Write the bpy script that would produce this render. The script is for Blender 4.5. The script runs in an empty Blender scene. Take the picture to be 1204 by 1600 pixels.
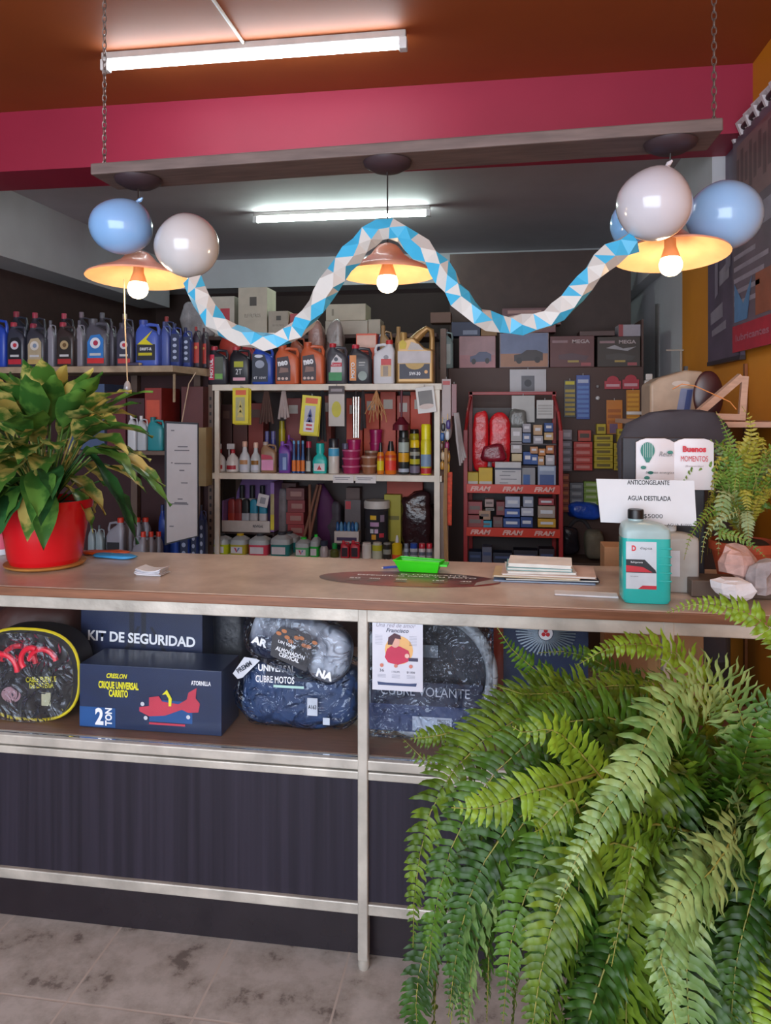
import bpy, math, random
from mathutils import Vector, Matrix, noise
PI = math.pi
rnd = random.Random(7)
C = bpy.context.scene.collection
scene = bpy.context.scene

# ---------------------------------------------------------------- camera, world, light, exposure
FPX = 1170.0
TH = math.atan(178 / FPX)
SN, CS = math.sin(TH), math.cos(TH)
EYE = 1.5
cam_data = bpy.data.cameras.new('camera')
cam_data.sensor_fit = 'HORIZONTAL'; cam_data.sensor_width = 36
cam_data.lens = FPX * 36 / 1204
cam_data.shift_y = -160 / 1204
cam_data.clip_start = 0.02
cam = bpy.data.objects.new('camera', cam_data); C.objects.link(cam)
cam.location = (0, 0, EYE); cam.rotation_euler = (PI / 2, 0, TH)
scene.camera = cam
scene.view_settings.view_transform = 'Standard'
scene.view_settings.look = 'None'
scene.view_settings.exposure = 0.22
scene.view_settings.gamma = 1.0
scene.view_settings.use_curve_mapping = False

world = bpy.data.worlds.new('daylight'); scene.world = world; world.use_nodes = True
bg = world.node_tree.nodes['Background']
bg.inputs[0].default_value = (0.72, 0.82, 1.0, 1); bg.inputs[1].default_value = 2.2

def area(name, loc, rot, sx, sy, power, col):
    l = bpy.data.lights.new(name, 'AREA'); l.shape = 'RECTANGLE'; l.size = sx; l.size_y = sy
    l.energy = power; l.color = col
    o = bpy.data.objects.new(name, l); C.objects.link(o); o.location = loc; o.rotation_euler = rot
    return o
# daylight through the open shopfront behind the viewer
area('shopfront_daylight', (-0.9, -1.6, 1.75), (math.radians(88), 0, 0), 3.6, 2.3, 105, (0.86, 0.93, 1.0))
BULB_W = 2.0

# ---------------------------------------------------------------- helpers
def ray(px, py):
    a = (px - 602) / FPX
    return a * CS - SN, CS + a * SN, (640 - py) / FPX
def P(px, py, Y):
    dx, dy, dz = ray(px, py); t = Y / dy
    return Vector((dx * t, Y, EYE + dz * t))
def PW(px, py, w):
    dx, dy, dz = ray(px, py)
    return Vector((dx * w, dy * w, EYE + dz * w))
def PX(px, Y): return P(px, 640, Y).x
def WD(px, Y): return Y / ray(px, 0)[1]
def lin(c):
    if isinstance(c, str):
        c = [int(c[i:i + 2], 16) / 255 for i in (0, 2, 4)]
    return tuple(x / 12.92 if x <= .04045 else ((x + .055) / 1.055) ** 2.4 for x in c)

MC = {}; ORDER = {}
def mat(name, col, rough=.5, metal=0.0, var=.12, scale=14, bump=0, bscale=60, spec=.5, alpha=1, stretch=None, emit=0, trans=0, coat=0, sub=0):
    if name in MC: return MC[name]
    m = bpy.data.materials.new(name); m.use_nodes = True; MC[name] = m
    nt = m.node_tree; b = nt.nodes['Principled BSDF']; c = lin(col)
    tc = nt.nodes.new('ShaderNodeTexCoord'); n = nt.nodes.new('ShaderNodeTexNoise'); n.inputs['Scale'].default_value = scale
    n.inputs['Detail'].default_value = 4
    src = tc.outputs['Object']
    if stretch:
        mp = nt.nodes.new('ShaderNodeMapping'); mp.inputs['Scale'].default_value = stretch
        nt.links.new(src, mp.inputs[0]); src = mp.outputs[0]
    nt.links.new(src, n.inputs[0])
    r = nt.nodes.new('ShaderNodeValToRGB')
    r.color_ramp.elements[0].position = .3; r.color_ramp.elements[1].position = .7
    r.color_ramp.elements[0].color = tuple(x * (1 - var) for x in c) + (1,)
    r.color_ramp.elements[1].color = tuple(min(1, x * (1 + var)) for x in c) + (1,)
    nt.links.new(n.outputs['Fac'], r.inputs[0]); nt.links.new(r.outputs[0], b.inputs['Base Color'])
    b.inputs['Roughness'].default_value = rough; b.inputs['Metallic'].default_value = metal
    b.inputs['Specular IOR Level'].default_value = spec; b.inputs['Alpha'].default_value = alpha
    b.inputs['Transmission Weight'].default_value = trans
    b.inputs['Coat Weight'].default_value = coat
    if sub: b.inputs['Subsurface Weight'].default_value = sub; b.inputs['Subsurface Radius'].default_value = (.05, .05, .05)
    if bump:
        n2 = nt.nodes.new('ShaderNodeTexNoise'); n2.inputs['Scale'].default_value = bscale; n2.inputs['Detail'].default_value = 5
        nt.links.new(src, n2.inputs[0])
        bp = nt.nodes.new('ShaderNodeBump'); bp.inputs['Strength'].default_value = bump; bp.inputs['Distance'].default_value = .01
        nt.links.new(n2.outputs['Fac'], bp.inputs['Height']); nt.links.new(bp.outputs[0], b.inputs['Normal'])
    if emit:
        b.inputs['Emission Color'].default_value = c + (1,); b.inputs['Emission Strength'].default_value = emit
    m.diffuse_color = c + (1,)
    return m
def H(hexa, rough=.45, **k):
    return mat('paint_' + hexa + ('_%d' % int(rough * 100)), hexa, rough, **k)

def film_mat(name, tint, opac, gloss_r=.12, bump=.6, bscale=18, ior=1.3):
    m = bpy.data.materials.new(name); m.use_nodes = True; nt = m.node_tree; nt.nodes.clear()
    out = nt.nodes.new('ShaderNodeOutputMaterial'); tr = nt.nodes.new('ShaderNodeBsdfTransparent')
    gl = nt.nodes.new('ShaderNodeBsdfGlossy'); gl.inputs['Roughness'].default_value = gloss_r
    gl.inputs['Color'].default_value = tint + (1,)
    fr = nt.nodes.new('ShaderNodeFresnel'); fr.inputs['IOR'].default_value = ior
    ad = nt.nodes.new('ShaderNodeMath'); ad.operation = 'ADD'; ad.inputs[1].default_value = opac; ad.use_clamp = True
    mx = nt.nodes.new('ShaderNodeMixShader')
    if bump:
        tc = nt.nodes.new('ShaderNodeTexCoord'); n2 = nt.nodes.new('ShaderNodeTexNoise'); n2.inputs['Scale'].default_value = bscale
        n2.inputs['Distortion'].default_value = 1.5
        nt.links.new(tc.outputs['Object'], n2.inputs[0])
        bp = nt.nodes.new('ShaderNodeBump'); bp.inputs['Strength'].default_value = bump; bp.inputs['Distance'].default_value = .03
        nt.links.new(n2.outputs['Fac'], bp.inputs['Height']); nt.links.new(bp.outputs[0], gl.inputs['Normal']); nt.links.new(bp.outputs[0], fr.inputs['Normal'])
    nt.links.new(fr.outputs[0], ad.inputs[0]); nt.links.new(ad.outputs[0], mx.inputs[0])
    nt.links.new(tr.outputs[0], mx.inputs[1]); nt.links.new(gl.outputs[0], mx.inputs[2]); nt.links.new(mx.outputs[0], out.inputs[0])
    return m

class MB:
    def __init__(s): s.v = []; s.f = []; s.m = []; s.mi = 0
    def add(s, vs, fs, mi=None):
        o = len(s.v); s.v += [tuple(v) for v in vs]; mi = s.mi if mi is None else mi
        for f in fs: s.f.append(tuple(i + o for i in f)); s.m.append(mi)
        return s
    def box(s, x0, x1, y0, y1, z0, z1, mi=None):
        return s.add([(x0,y0,z0),(x1,y0,z0),(x1,y1,z0),(x0,y1,z0),(x0,y0,z1),(x1,y0,z1),(x1,y1,z1),(x0,y1,z1)],
              [(0,3,2,1),(4,5,6,7),(0,1,5,4),(1,2,6,5),(2,3,7,6),(3,0,4,7)], mi)
    def loft(s, rings, cap=True, mi=None, closed=True):
        n = len(rings[0]); vs = [p for r in rings for p in r]; fs = []
        for i in range(len(rings) - 1):
            for j in range(n if closed else n - 1):
                k = (j + 1) % n
                fs.append((i*n+j, i*n+k, (i+1)*n+k, (i+1)*n+j))
        if cap: fs.append(tuple(reversed(range(n)))); fs.append(tuple(range((len(rings)-1)*n, len(rings)*n)))
        return s.add(vs, fs, mi)
    def lathe(s, prof, n=20, cx=0, cy=0, mi=None, cap=True, a0=0, a1=2*PI):
        full = abs(a1 - a0 - 2*PI) < 1e-6
        k = n if full else n + 1
        rings = [[(cx + r*math.cos(a0+(a1-a0)*j/n), cy + r*math.sin(a0+(a1-a0)*j/n), z) for j in range(k)] for r, z in prof]
        return s.loft(rings, cap and full, mi, closed=full)
    def tube(s, pts, r, n=8, mi=None, cap=True):
        pts = [Vector(p) for p in pts]; rings = []
        t0 = (pts[1] - pts[0]).normalized()
        u = t0.orthogonal().normalized()
        for i, p in enumerate(pts):
            t = (pts[min(i+1, len(pts)-1)] - pts[max(i-1, 0)])
            t = t.normalized() if t.length > 1e-9 else t0
            u = (u - t * u.dot(t)); u = u.normalized() if u.length > 1e-6 else t.orthogonal().normalized()
            w = t.cross(u); rr = r[i] if isinstance(r, (list, tuple)) else r
            rings.append([p + (u*math.cos(2*PI*j/n) + w*math.sin(2*PI*j/n)) * rr for j in range(n)])
        return s.loft(rings, cap, mi)
    def quad(s, x0, x1, z0, z1, y, mi=None):
        return s.add([(x0,y,z0),(x1,y,z0),(x1,y,z1),(x0,y,z1)], [(0,1,2,3)], mi)
    def poly(s, pts, y, mi=None):
        return s.add([(x, y, z) for x, z in pts], [tuple(range(len(pts)))], mi)
    def prism(s, pts, y0, y1, mi=None):     # outline in x,z pushed along y
        n = len(pts)
        s.loft([[(x, y1, z) for x, z in pts], [(x, y0, z) for x, z in pts]], True, mi); return s
    def disc(s, cx, cz, y, rx, rz=None, n=20, mi=None, a0=0, a1=2*PI):
        rz = rx if rz is None else rz
        return s.poly([(cx + rx*math.cos(a0+(a1-a0)*i/n), cz + rz*math.sin(a0+(a1-a0)*i/n)) for i in range(n)], y, mi)
    def ball(s, c, rx, ry, rz, nu=20, nv=12, mi=None, p=1.0, lump=0, ls=8, seed=0):
        def sg(x): return math.copysign(abs(x) ** p, x)
        rings = []
        for i in range(1, nv):
            th = -PI/2 + PI*i/nv; rg = []
            for j in range(nu):
                a = 2*PI*j/nu
                d = Vector((sg(math.cos(th))*sg(math.cos(a))*rx, sg(math.cos(th))*sg(math.sin(a))*ry, sg(math.sin(th))*rz))
                if lump: d *= 1 + lump * noise.noise((d * ls) + Vector((seed, seed*2, 0)))
                rg.append(Vector(c) + d)
            rings.append(rg)
        return s.loft(rings, True, mi)
    def xf(s, M):
        s.v = [tuple(M @ Vector(v)) for v in s.v]; return s
    def build(s, name, mats, parent=None, smooth=False, bevel=0, seg=2, sub=0):
        me = bpy.data.meshes.new(name); me.from_pydata(s.v, [], s.f)
        if not isinstance(mats, (list, tuple)): mats = [mats]
        for m in mats: me.materials.append(m)
        me.polygons.foreach_set('material_index', s.m)
        if smooth:
            me.polygons.foreach_set('use_smooth', [True]*len(s.f))
        me.update()
        o = bpy.data.objects.new(name, me); C.objects.link(o); ORDER[o.name] = len(ORDER)
        if parent: o.parent = parent
        if smooth and smooth != 'all':
            try: me.set_sharp_from_angle(angle=math.radians(smooth if smooth is not True else 40))
            except Exception: pass
        if bevel:
            b = o.modifiers.new('bevel', 'BEVEL'); b.width = bevel; b.segments = seg; b.limit_method = 'ANGLE'
        if sub:
            b = o.modifiers.new('sub', 'SUBSURF'); b.levels = sub; b.render_levels = sub
        return o
def se(cx, cy, z, hx, hy, p=4.0, n=20):
    out = []
    for j in range(n):
        a = 2*PI*(j+.5)/n; c, s_ = math.cos(a), math.sin(a)
        out.append((cx + math.copysign(abs(c)**(2/p), c)*hx, cy + math.copysign(abs(s_)**(2/p), s_)*hy, z))
    return out
LABELS = {}
def tag(o, label, cat, group=None, kind=None):
    o['label'] = label; o['category'] = cat
    if group: o['group'] = group
    if kind: o['kind'] = kind
    if label in LABELS: print('DUPLICATE LABEL', label)
    n = len(label.split())
    if n < 4 or n > 16: print('LABEL LENGTH', n, label)
    LABELS[label] = 1
    return o
def thing(name, label, cat, loc=(0,0,0), rz=0, group=None):
    o = bpy.data.objects.new(name, None); C.objects.link(o); o.empty_display_size = .05
    o.location = loc; o.rotation_euler = (0, 0, rz)
    return tag(o, label, cat, group)
def struct(name, mb, m, **k):
    o = mb.build(name, m, **k); o['kind'] = 'structure'; return o
def text(s, parent, x, z, w, h, m, y=0, name='lettering', rot=0, bold=0.0, flat=False, shear=0, align='C', mat4=None):
    """lettering on a face looking to -y, centred at (x, z), fitted to w by h"""
    cu = bpy.data.curves.new('t', 'FONT'); cu.body = s; cu.align_x = 'CENTER'; cu.offset = bold; cu.shear = shear
    cu.space_line = .85; cu.resolution_u = 3
    t = bpy.data.objects.new('t', cu); C.objects.link(t)
    dg = bpy.context.evaluated_depsgraph_get(); dg.update()
    me = bpy.data.meshes.new_from_object(t.evaluated_get(dg))
    bpy.data.objects.remove(t); bpy.data.curves.remove(cu)
    if len(me.vertices) == 0: return None
    xs = [v.co.x for v in me.vertices]; ys = [v.co.y for v in me.vertices]
    cx, cy = (min(xs)+max(xs))/2, (min(ys)+max(ys))/2
    sx = w / max(1e-6, max(xs)-min(xs)); sy = h / max(1e-6, max(ys)-min(ys))
    c, s_ = math.cos(rot), math.sin(rot)
    for v in me.vertices:
        a, b = (v.co.x-cx)*sx, (v.co.y-cy)*sy
        a, b = a*c - b*s_, a*s_ + b*c
        v.co = (x+a, z+b, y) if flat else (x + a, y, z + b)
        if mat4: v.co = mat4 @ v.co
    me.materials.clear(); me.materials.append(m); me.name = name
    o = bpy.data.objects.new(name, me); C.objects.link(o); o.parent = parent; ORDER[o.name] = len(ORDER)
    return o

# ---------------------------------------------------------------- the room
XR, XL, YB = 1.07, -3.32, 6.9
ZF, ZB = 2.98, 2.88           # front and rear ceilings
YBEAM = 3.4
def floor_mat():
    m = bpy.data.materials.new('mottled_grey_floor_tile'); m.use_nodes = True; nt = m.node_tree; b = nt.nodes['Principled BSDF']
    tc = nt.nodes.new('ShaderNodeTexCoord'); mp = nt.nodes.new('ShaderNodeMapping'); mp.inputs['Location'].default_value = (1.083+.337*10, -1.753+.337*10, 0)
    br = nt.nodes.new('ShaderNodeTexBrick'); br.offset = 0; br.inputs['Scale'].default_value = 1
    br.inputs['Brick Width'].default_value = .337; br.inputs['Row Height'].default_value = .337
    br.inputs['Mortar Size'].default_value = .0035; br.inputs['Mortar Smooth'].default_value = .3
    n = nt.nodes.new('ShaderNodeTexNoise'); n.inputs['Scale'].default_value = 9; n.inputs['Detail'].default_value = 9; n.inputs['Roughness'].default_value = .68
    r = nt.nodes.new('ShaderNodeValToRGB')
    els = r.color_ramp.elements
    els[0].position = .36; els[0].color = lin('746a64') + (1,); els[1].position = .6; els[1].color = lin('b9b0aa') + (1,)
    e = els.new(.42); e.color = lin('a0978f') + (1,)
    mx = nt.nodes.new('ShaderNodeMix'); mx.data_type = 'RGBA'
    nt.links.new(tc.outputs['Object'], mp.inputs[0]); nt.links.new(mp.outputs[0], br.inputs[0]); nt.links.new(tc.outputs['Object'], n.inputs[0])
    nt.links.new(n.outputs['Fac'], r.inputs[0]); nt.links.new(br.outputs['Fac'], mx.inputs[0])
    nt.links.new(r.outputs[0], mx.inputs[6]); mx.inputs[7].default_value = lin('bcaea4') + (1,)
    nt.links.new(mx.outputs[2], b.inputs['Base Color']); b.inputs['Roughness'].default_value = .42
    bp = nt.nodes.new('ShaderNodeBump'); bp.inputs['Strength'].default_value = .25; bp.invert = True; bp.inputs['Distance'].default_value = .003
    nt.links.new(br.outputs['Fac'], bp.inputs['Height']); nt.links.new(bp.outputs[0], b.inputs['Normal'])
    return m
orange = mat('orange_ceiling_paint', '96491a', .6, var=.06, scale=3)
orange_w = mat('ochre_wall_paint', 'd98a1a', .55, var=.06, scale=3)
pink = mat('crimson_beam_paint', '9c1f3c', .55, var=.05, scale=3)
greyw = mat('pale_grey_plaster', 'c2c2c6', .75, var=.05, scale=4, bump=.1)
greyc = mat('grey_rear_ceiling_plaster', 'b8adb2', .75, var=.05, scale=4)
darkb = mat('dark_brown_store_wall', '35221d', .7, var=.2, scale=2)
struct('floor', MB().box(XL, XR, -2.2, YB, -.1, 0), floor_mat())
struct('ceiling', MB().box(XL-.2, XR+.2, -2.2, YBEAM+.02, ZF, ZF+.1), orange)
struct('trim_5', MB().box(XL-.2, XR+.2, YBEAM+.3, YB, ZB, ZB+.1), greyc)
struct('wall_right', MB().box(XR, XR+.12, -2.2, 4.65, 0, ZF), orange_w)
struct('trim_6', MB().box(XR, XR+.12, 4.65, YB, 0, ZB), greyw)
struct('wall_left', MB().box(XL-.12, XL, -2.2, YB, 0, ZF), mat('maroon_brown_wall', '4a3733', .7))
struct('wall_rear', MB().box(XL-.12, XR+.12, YB, YB+.12, 0, ZB), darkb)
struct('trim_1', MB().box(XL, XR, YBEAM, YBEAM+.3, 2.685, ZF), pink)
struct('trim_2', MB().box(XL, -3.04, YBEAM+.3, YB-.3, 2.45, ZB), greyw)
struct('trim_3', MB().box(.985, XR, YBEAM+.3, YB-.3, 2.40, ZB), greyw)
struct('trim_4', MB().box(XL, XR, YB-.3, YB, 2.62, ZB), greyw)
# cable run on the ceiling
p1, p2 = PW(318, -60, 2.6), PW(386, 70, 3.05)
p1.z = p2.z = ZF - .008
cd = MB().tube([(p1.x, p1.y, p1.z), (p2.x, p2.y, p2.z)], .007, 6).build('cable_duct', H('b0a090'))
tag(cd, 'thin cable cover running across the orange ceiling to the front tube light', 'cable cover')

# ---------------------------------------------------------------- lights of the place
def emis(name, col, s, cam_col=None):
    m = bpy.data.materials.new(name); m.use_nodes = True; nt = m.node_tree; nt.nodes.clear()
    o = nt.nodes.new('ShaderNodeOutputMaterial'); e = nt.nodes.new('ShaderNodeEmission')
    e.inputs[0].default_value = col + (1,); e.inputs[1].default_value = s; nt.links.new(e.outputs[0], o.inputs[0]); return m
def tube_light(x0, x1, Y, z, label, strength, col):
    t = thing('fluorescent_light', label, 'ceiling light', ((x0+x1)/2, Y, z), 0)
    L = x1 - x0
    MB().box(-L/2-.03, L/2+.03, -.018, .018, -.03, 0).build('housing', H('b8b4b0'), t, bevel=.004)
    for s in (-1, 1):
        MB().box(s*(L/2+.018)-.016, s*(L/2+.018)+.016, -.02, .02, -.075, -.028).build('lamp_holder', H('d8d8d8'), t, bevel=.004)
    MB().tube([(-L/2, 0, -.055), (L/2, 0, -.055)], .0145, 12).build('tube', emis('tube_glow', col, strength), t, smooth=True)
    return t
tube_light(-1.60, -.39, 2.905, ZF, 'fluorescent tube light on the orange front ceiling', 26, (.80, .93, 1.0))
a = P(403, 333, 5.05); b = P(665, 333, 5.05)
tube_light(a.x, b.x, 5.05, ZB, 'fluorescent tube light on the grey rear ceiling, greenish white', 62, (.78, 1.0, .93))

# hanging board
bl, br_ = P(141, 255, 2.2), P(1130, 183, 2.2)
L = (br_ - bl).length; ang = math.atan2(br_.z - bl.z, br_.x - bl.x)
brd = thing('hanging_board', 'long grey-brown wooden board hung from two chains over the counter', 'board', ((bl.x+br_.x)/2, 2.2, (bl.z+br_.z)/2 - .036))
wood_grey = mat('weathered_dark_board', '6a5a56', .6, stretch=(1, 8, 8), scale=6, var=.25)
MB().box(-L/2, L/2, 0, .17, 0, .036).xf(Matrix.Rotation(-ang, 4, 'Y')).build('board', wood_grey, brd, bevel=.004)
def chain(px):
    top = P(px, 0, 2.26); x = top.x
    zb = bl.z + (br_.z - bl.z) * (x - bl.x) / (br_.x - bl.x)
    m = MB(); z = zb; i = 0
    while z < ZF - .005:
        pts = []
        for k in range(13):
            a = 2*PI*k/12; r1, r2 = .0065, .014
            q = (math.cos(a)*r1, 0) if i % 2 == 0 else (0, math.cos(a)*r1)
            pts.append((x - brd.location.x + q[0], .06 + q[1], z + .013 + math.sin(a)*r2 - brd.location.z))
        m.tube(pts, .0018, 5, cap=False); z += .0215; i += 1
    m.build('chain', mat('dull_steel_chain', '8a7f7a', .4, .8), brd, smooth=True)
chain(163); chain(1115)

shade_out = mat('salmon_lampshade_enamel', 'f0a888', .35, coat=.3); shade_in = mat('cream_lampshade_inside', 'eab584', .5)
bulb_m = emis('warm_bulb_glow', (1.0, .76, .46), 11)
def pendant(pxc, py_rim, rpx, pxb, pyb, pyneck, pxr, label, tilt):
    c = P(pxc, py_rim, 2.27); w = WD(pxc, 2.27); R = rpx / FPX * w
    xr = c.x
    zb = bl.z - .036 + (br_.z - bl.z) * (xr - bl.x) / (br_.x - bl.x) - .002
    t = thing('pendant_lamp', label, 'lamp', (xr, 2.27, c.z))
    MB().lathe([(.075, 0), (.07, -.012), (.045, -.026), (.012, -.03)], 24).xf(Matrix.Translation((0, 0, zb - c.z))).build('ceiling_rose', mat('dark_plum_rose', '3a2c33', .5), t, smooth=True)
    nk = (py_rim - pyneck) / FPX * w
    MB().tube([(0, 0, zb - c.z - .02), (0, 0, nk*.95)], .0028, 6).build('cord', H('241c1c'), t)
    prof = [(R, 0), (R*.985, .006), (R*.8, nk*.24), (R*.55, nk*.42), (R*.36, nk*.62), (R*.27, nk*.8), (R*.2, nk*.92), (R*.08, nk)]
    MB().lathe(prof, 40, cap=False).build('shade', shade_out, t, smooth=True)
    inn = [(r*.985, z - .003) for r, z in prof]; inn[0] = (R, 0)
    MB().lathe(inn, 40, cap=False).build('shade_lining', shade_in, t, smooth=True)
    br = .0325; zc = (py_rim - pyb) / FPX * w
    MB().lathe([(.016, zc+.075), (.017, zc+.05), (.022, zc+.035), (br*.86, zc+.016)], 20).build('socket', mat('orange_lamp_socket', 'd8a070', .5), t, smooth=True)
    MB().lathe([(br*.86, zc+.016), (br, zc+.002), (br*.97, zc-.012), (br*.8, zc-.024), (br*.5, zc-.032), (.002, zc-.036)], 24).build('bulb', bulb_m, t, smooth=True)
    for ch in t.children:
        if ch.name.split('.')[0] in ('shade', 'shade_lining', 'socket', 'bulb'): ch.rotation_euler = (-math.radians(tilt), 0, 0)
    pl = bpy.data.lights.new('bulb_light', 'POINT'); pl.energy = BULB_W; pl.color = (1, .74, .48); pl.shadow_soft_size = .03
    po = bpy.data.objects.new('bulb_light', pl); C.objects.link(po); po.parent = t; po.location = (0, 0, zc - .05)
    return t
LP = pendant(216, 436, 79, 219, 450, 392, 200, 'leftmost pendant lamp with salmon dish shade, lit bulb and pull cord', 4)
pendant(605, 430, 76, 609, 440, 380, 603, 'middle pendant lamp with salmon dish shade behind the peak of the garland', 2)
pendant(1047, 400, 88, 1044, 413, 355, 1053, 'rightmost pendant lamp with salmon dish shade under the balloons', 7)

def balloon(px, py, rx, rz, Y, col, label, tilt=0, tail=(0, 1)):
    c = P(px, py, Y); w = WD(px, Y); a = rx / FPX * w; b = rz / FPX * w
    t = thing('balloon', label, 'balloon', (c.x, c.y, c.z - b), 0, 'party balloons')
    m = mat('balloon_rubber_' + col, col, .18, var=.02, sub=.15, coat=.5)
    mb = MB().ball((0, 0, 0), a, (a+b)/2*.95, b, 32, 20)
    # slight egg shape towards the knot
    v2 = []
    tx, tz = tail
    for v in mb.v:
        d = (v[0]*tx + v[2]*tz) / max(a, b); k = 1 - .10*max(0, d)
        v2.append((v[0]*k + tx*max(0, d)**4*.012, v[1]*k, v[2]*k + tz*max(0, d)**4*.012))
    mb.v = v2; M_ = Matrix.Translation((0, 0, b)) @ Matrix.Rotation(tilt, 4, 'Y'); mb.xf(M_)
    mb.build('envelope', m, t, smooth='all')
    r = max(a, b)*.98
    kx, kz = tx*a, tz*b
    MB().tube([(kx*.97, 0, kz*.97), (kx*1.06, 0, kz*1.06), (kx*1.10+.004, .004, kz*1.12), (kx*1.14+.012, .0, kz*1.2)], [.009, .004, .007, .003], 8).xf(M_).build('knot', m, t, smooth=True)
    return t
balloon(190, 353, 50, 44, 2.16, '86b2e2', 'light blue balloon over the leftmost pendant lamp', 0, (.5, .8))
balloon(291, 384, 51, 50, 2.14, 'c6c4c6', 'white balloon over the leftmost pendant lamp', 0, (-.95, -.1))
balloon(1022, 318, 58, 58, 2.06, 'cac8d0', 'white balloon in front of the right pendant lamp cord', 0, (.3, .95))
balloon(1130, 337, 58, 54, 2.3, '94bce6', 'large light blue balloon at the right of the white one', 0, (-.9, -.1))
balloon(1000, 350, 46, 44, 2.44, '86bdf0', 'blue balloon mostly hidden behind the white balloon', 0, (.5, .8))

# garland: folded tissue, white and sky blue triangles
def garland():
    ctl = [(300,436),(312,466),(340,508),(375,525),(410,535),(440,530),(468,512),(492,482),(512,448),(535,415),(560,385),(585,362),(604,354),(628,366),(655,388),(680,408),(700,440),(722,472),(750,498),(790,508),(825,507),(860,497),(890,470),(915,440),(940,410),(965,390),(992,378)]
    Ys = [2.03 if 6 < i < 19 else 2.08 for i in range(len(ctl))]
    pts = [P(x, y, Yy) for (x, y), Yy in zip(ctl, Ys)]
    # resample evenly
    dense = []
    for i in range(len(pts)-1):
        for k in range(12): dense.append(pts[i].lerp(pts[i+1], k/12))
    dense.append(pts[-1])
    d = [0]
    for i in range(1, len(dense)): d.append(d[-1] + (dense[i]-dense[i-1]).length)
    N = int(d[-1] / .034); path = []
    j = 0
    for i in range(N+1):
        t = d[-1]*i/N
        while j < len(d)-2 and d[j+1] < t: j += 1
        path.append(dense[j].lerp(dense[j+1], (t-d[j])/(d[j+1]-d[j]+1e-9)))
    mb = MB(); rings = []; n = 4
    for i, p in enumerate(path):
        t = (path[min(i+1, N)] - path[max(i-1, 0)]).normalized(); u = t.cross(Vector((0,1,0))).normalized(); w = t.cross(u)
        off = (PI/4) * (i % 2) + .35*math.sin(i*1.9) + .25*i
        R = .031 + .004*rnd.uniform(-1, 1)
        rings.append([p + u*R*math.cos(off+2*PI*k/n) + w*R*.8*math.sin(off+2*PI*k/n) for k in range(n)])
    for i in range(N):
        A, B = rings[i], rings[i+1]
        for k in range(n):
            k2 = (k+1) % n
            c1 = (i + k) % 2; c2 = 1 - c1 if rnd.random() < .7 else c1
            if i % 2 == 0:
                mb.add([A[k], A[k2], B[k]], [(0,1,2)], c1); mb.add([A[k2], B[k2], B[k]], [(0,1,2)], c2)
            else:
                mb.add([A[k], A[k2], B[k2]], [(0,1,2)], c1); mb.add([A[k], B[k2], B[k]], [(0,1,2)], c2)
    o = mb.build('paper_garland', [mat('white_tissue', 'c4c2be', .45, var=.03), mat('sky_blue_tissue', '3fa9d2', .4, var=.05)])
    tag(o, 'folded sky blue and white paper garland swagged between the three pendant lamps', 'garland')
garland()

# pull cord with small glass weight under the leftmost lamp
b = P(199, 595, 2.27) - LP.location
MB().tube([(b.x-.012, 0, .0), (b.x-.008, 0, b.z*.5), (b.x, 0, b.z)], .0022, 6).build('pull_cord', H('b09878'), LP)
MB().lathe([(.003, 0), (.009, -.008), (.013, -.025), (.010, -.036), (.003, -.042)], 14).xf(Matrix.Translation(b)).build('cord_weight', mat('grey_glassy_weight', '8a8a90', .1, spec=.8), LP, smooth=True)

# ---------------------------------------------------------------- display counter
YC0, YC1, ZT = 1.97, 2.50, .995
XC0, XC1 = -1.9, .93
ZSH = .565
XP = PX(567, YC0)
alu = mat('worn_whitish_aluminium', 'b8b2a8', .4, .25, var=.28, scale=9, bump=.1)
def top_mat():
    m = mat('worn_brown_laminate', 'a98468', .28, var=.0, spec=.6)
    nt = m.node_tree; b = nt.nodes['Principled BSDF']
    n = [x for x in nt.nodes if x.type == 'TEX_NOISE'][0]; r = [x for x in nt.nodes if x.type == 'VALTORGB'][0]
    n.inputs['Scale'].default_value = 3.5; n.inputs['Detail'].default_value = 8; n.inputs['Roughness'].default_value = .65
    r.color_ramp.elements[0].color = lin('9c8778') + (1,); r.color_ramp.elements[1].color = lin('d6c4b6') + (1,)
    return m
lam = top_mat()
cnt = thing('display_counter', 'long shop display counter with brown laminate top and aluminium frame', 'counter', (0, YC0, 0))
MB().box(XC0, XC1, -.012, YC1-YC0, ZT-.022, ZT).build('countertop', lam, cnt, bevel=.004)
MB().box(XC0, XC1, -.02, -.012, ZT-.026, ZT-.001).build('wood_edge', mat('reddish_wood_edging', '7c5138', .4, stretch=(1, 10, 10), scale=8, var=.25), cnt, bevel=.003)
D = YC1 - YC0
def rail(z0, z1, y0=0, y1=.03, name='rail', x0=XC0, x1=XC1):
    MB().box(x0, x1, y0, y1, z0, z1).build(name, alu, cnt, bevel=.003)
rail(ZT-.062, ZT-.026, -.006, .03)
rail(ZSH-.028, ZSH-.001, -.004, .03); rail(ZSH-.056, ZSH-.034, 0, .03)
rail(.148, .178)
for x in (XP, XP-1.35, XP+.78):
    if x - .02 < XC0: x = XC0 + .02
    MB().box(x-.0135, x+.0135, -.008, .028, .03, ZT-.026).build('post', alu, cnt, bevel=.003)
    MB().lathe([(.013, 0), (.016, .01), (.014, .05)], 12, x, .01).build('foot', alu, cnt, smooth=True)
for x0, x1 in ((XC0+.02, XP-.0135), (XP+.0135, XP+.76), (XP+.796, XC1)):
    MB().box(x0, x1, .012, .018, .17, ZSH-.05).build('lower_panel', mat('dark_slate_woodgrain_panel', '28242f', .45, stretch=(22, 22, .35), scale=2.4, var=.3, spec=.25), cnt)
    MB().box(x0+.002, x1-.002, .008, .013, ZSH+.001, ZT-.064).build('glass_pane', film_mat('clear_pane', (.9,.95,1), .0, .04, 0, ior=1.14), cnt)
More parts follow.
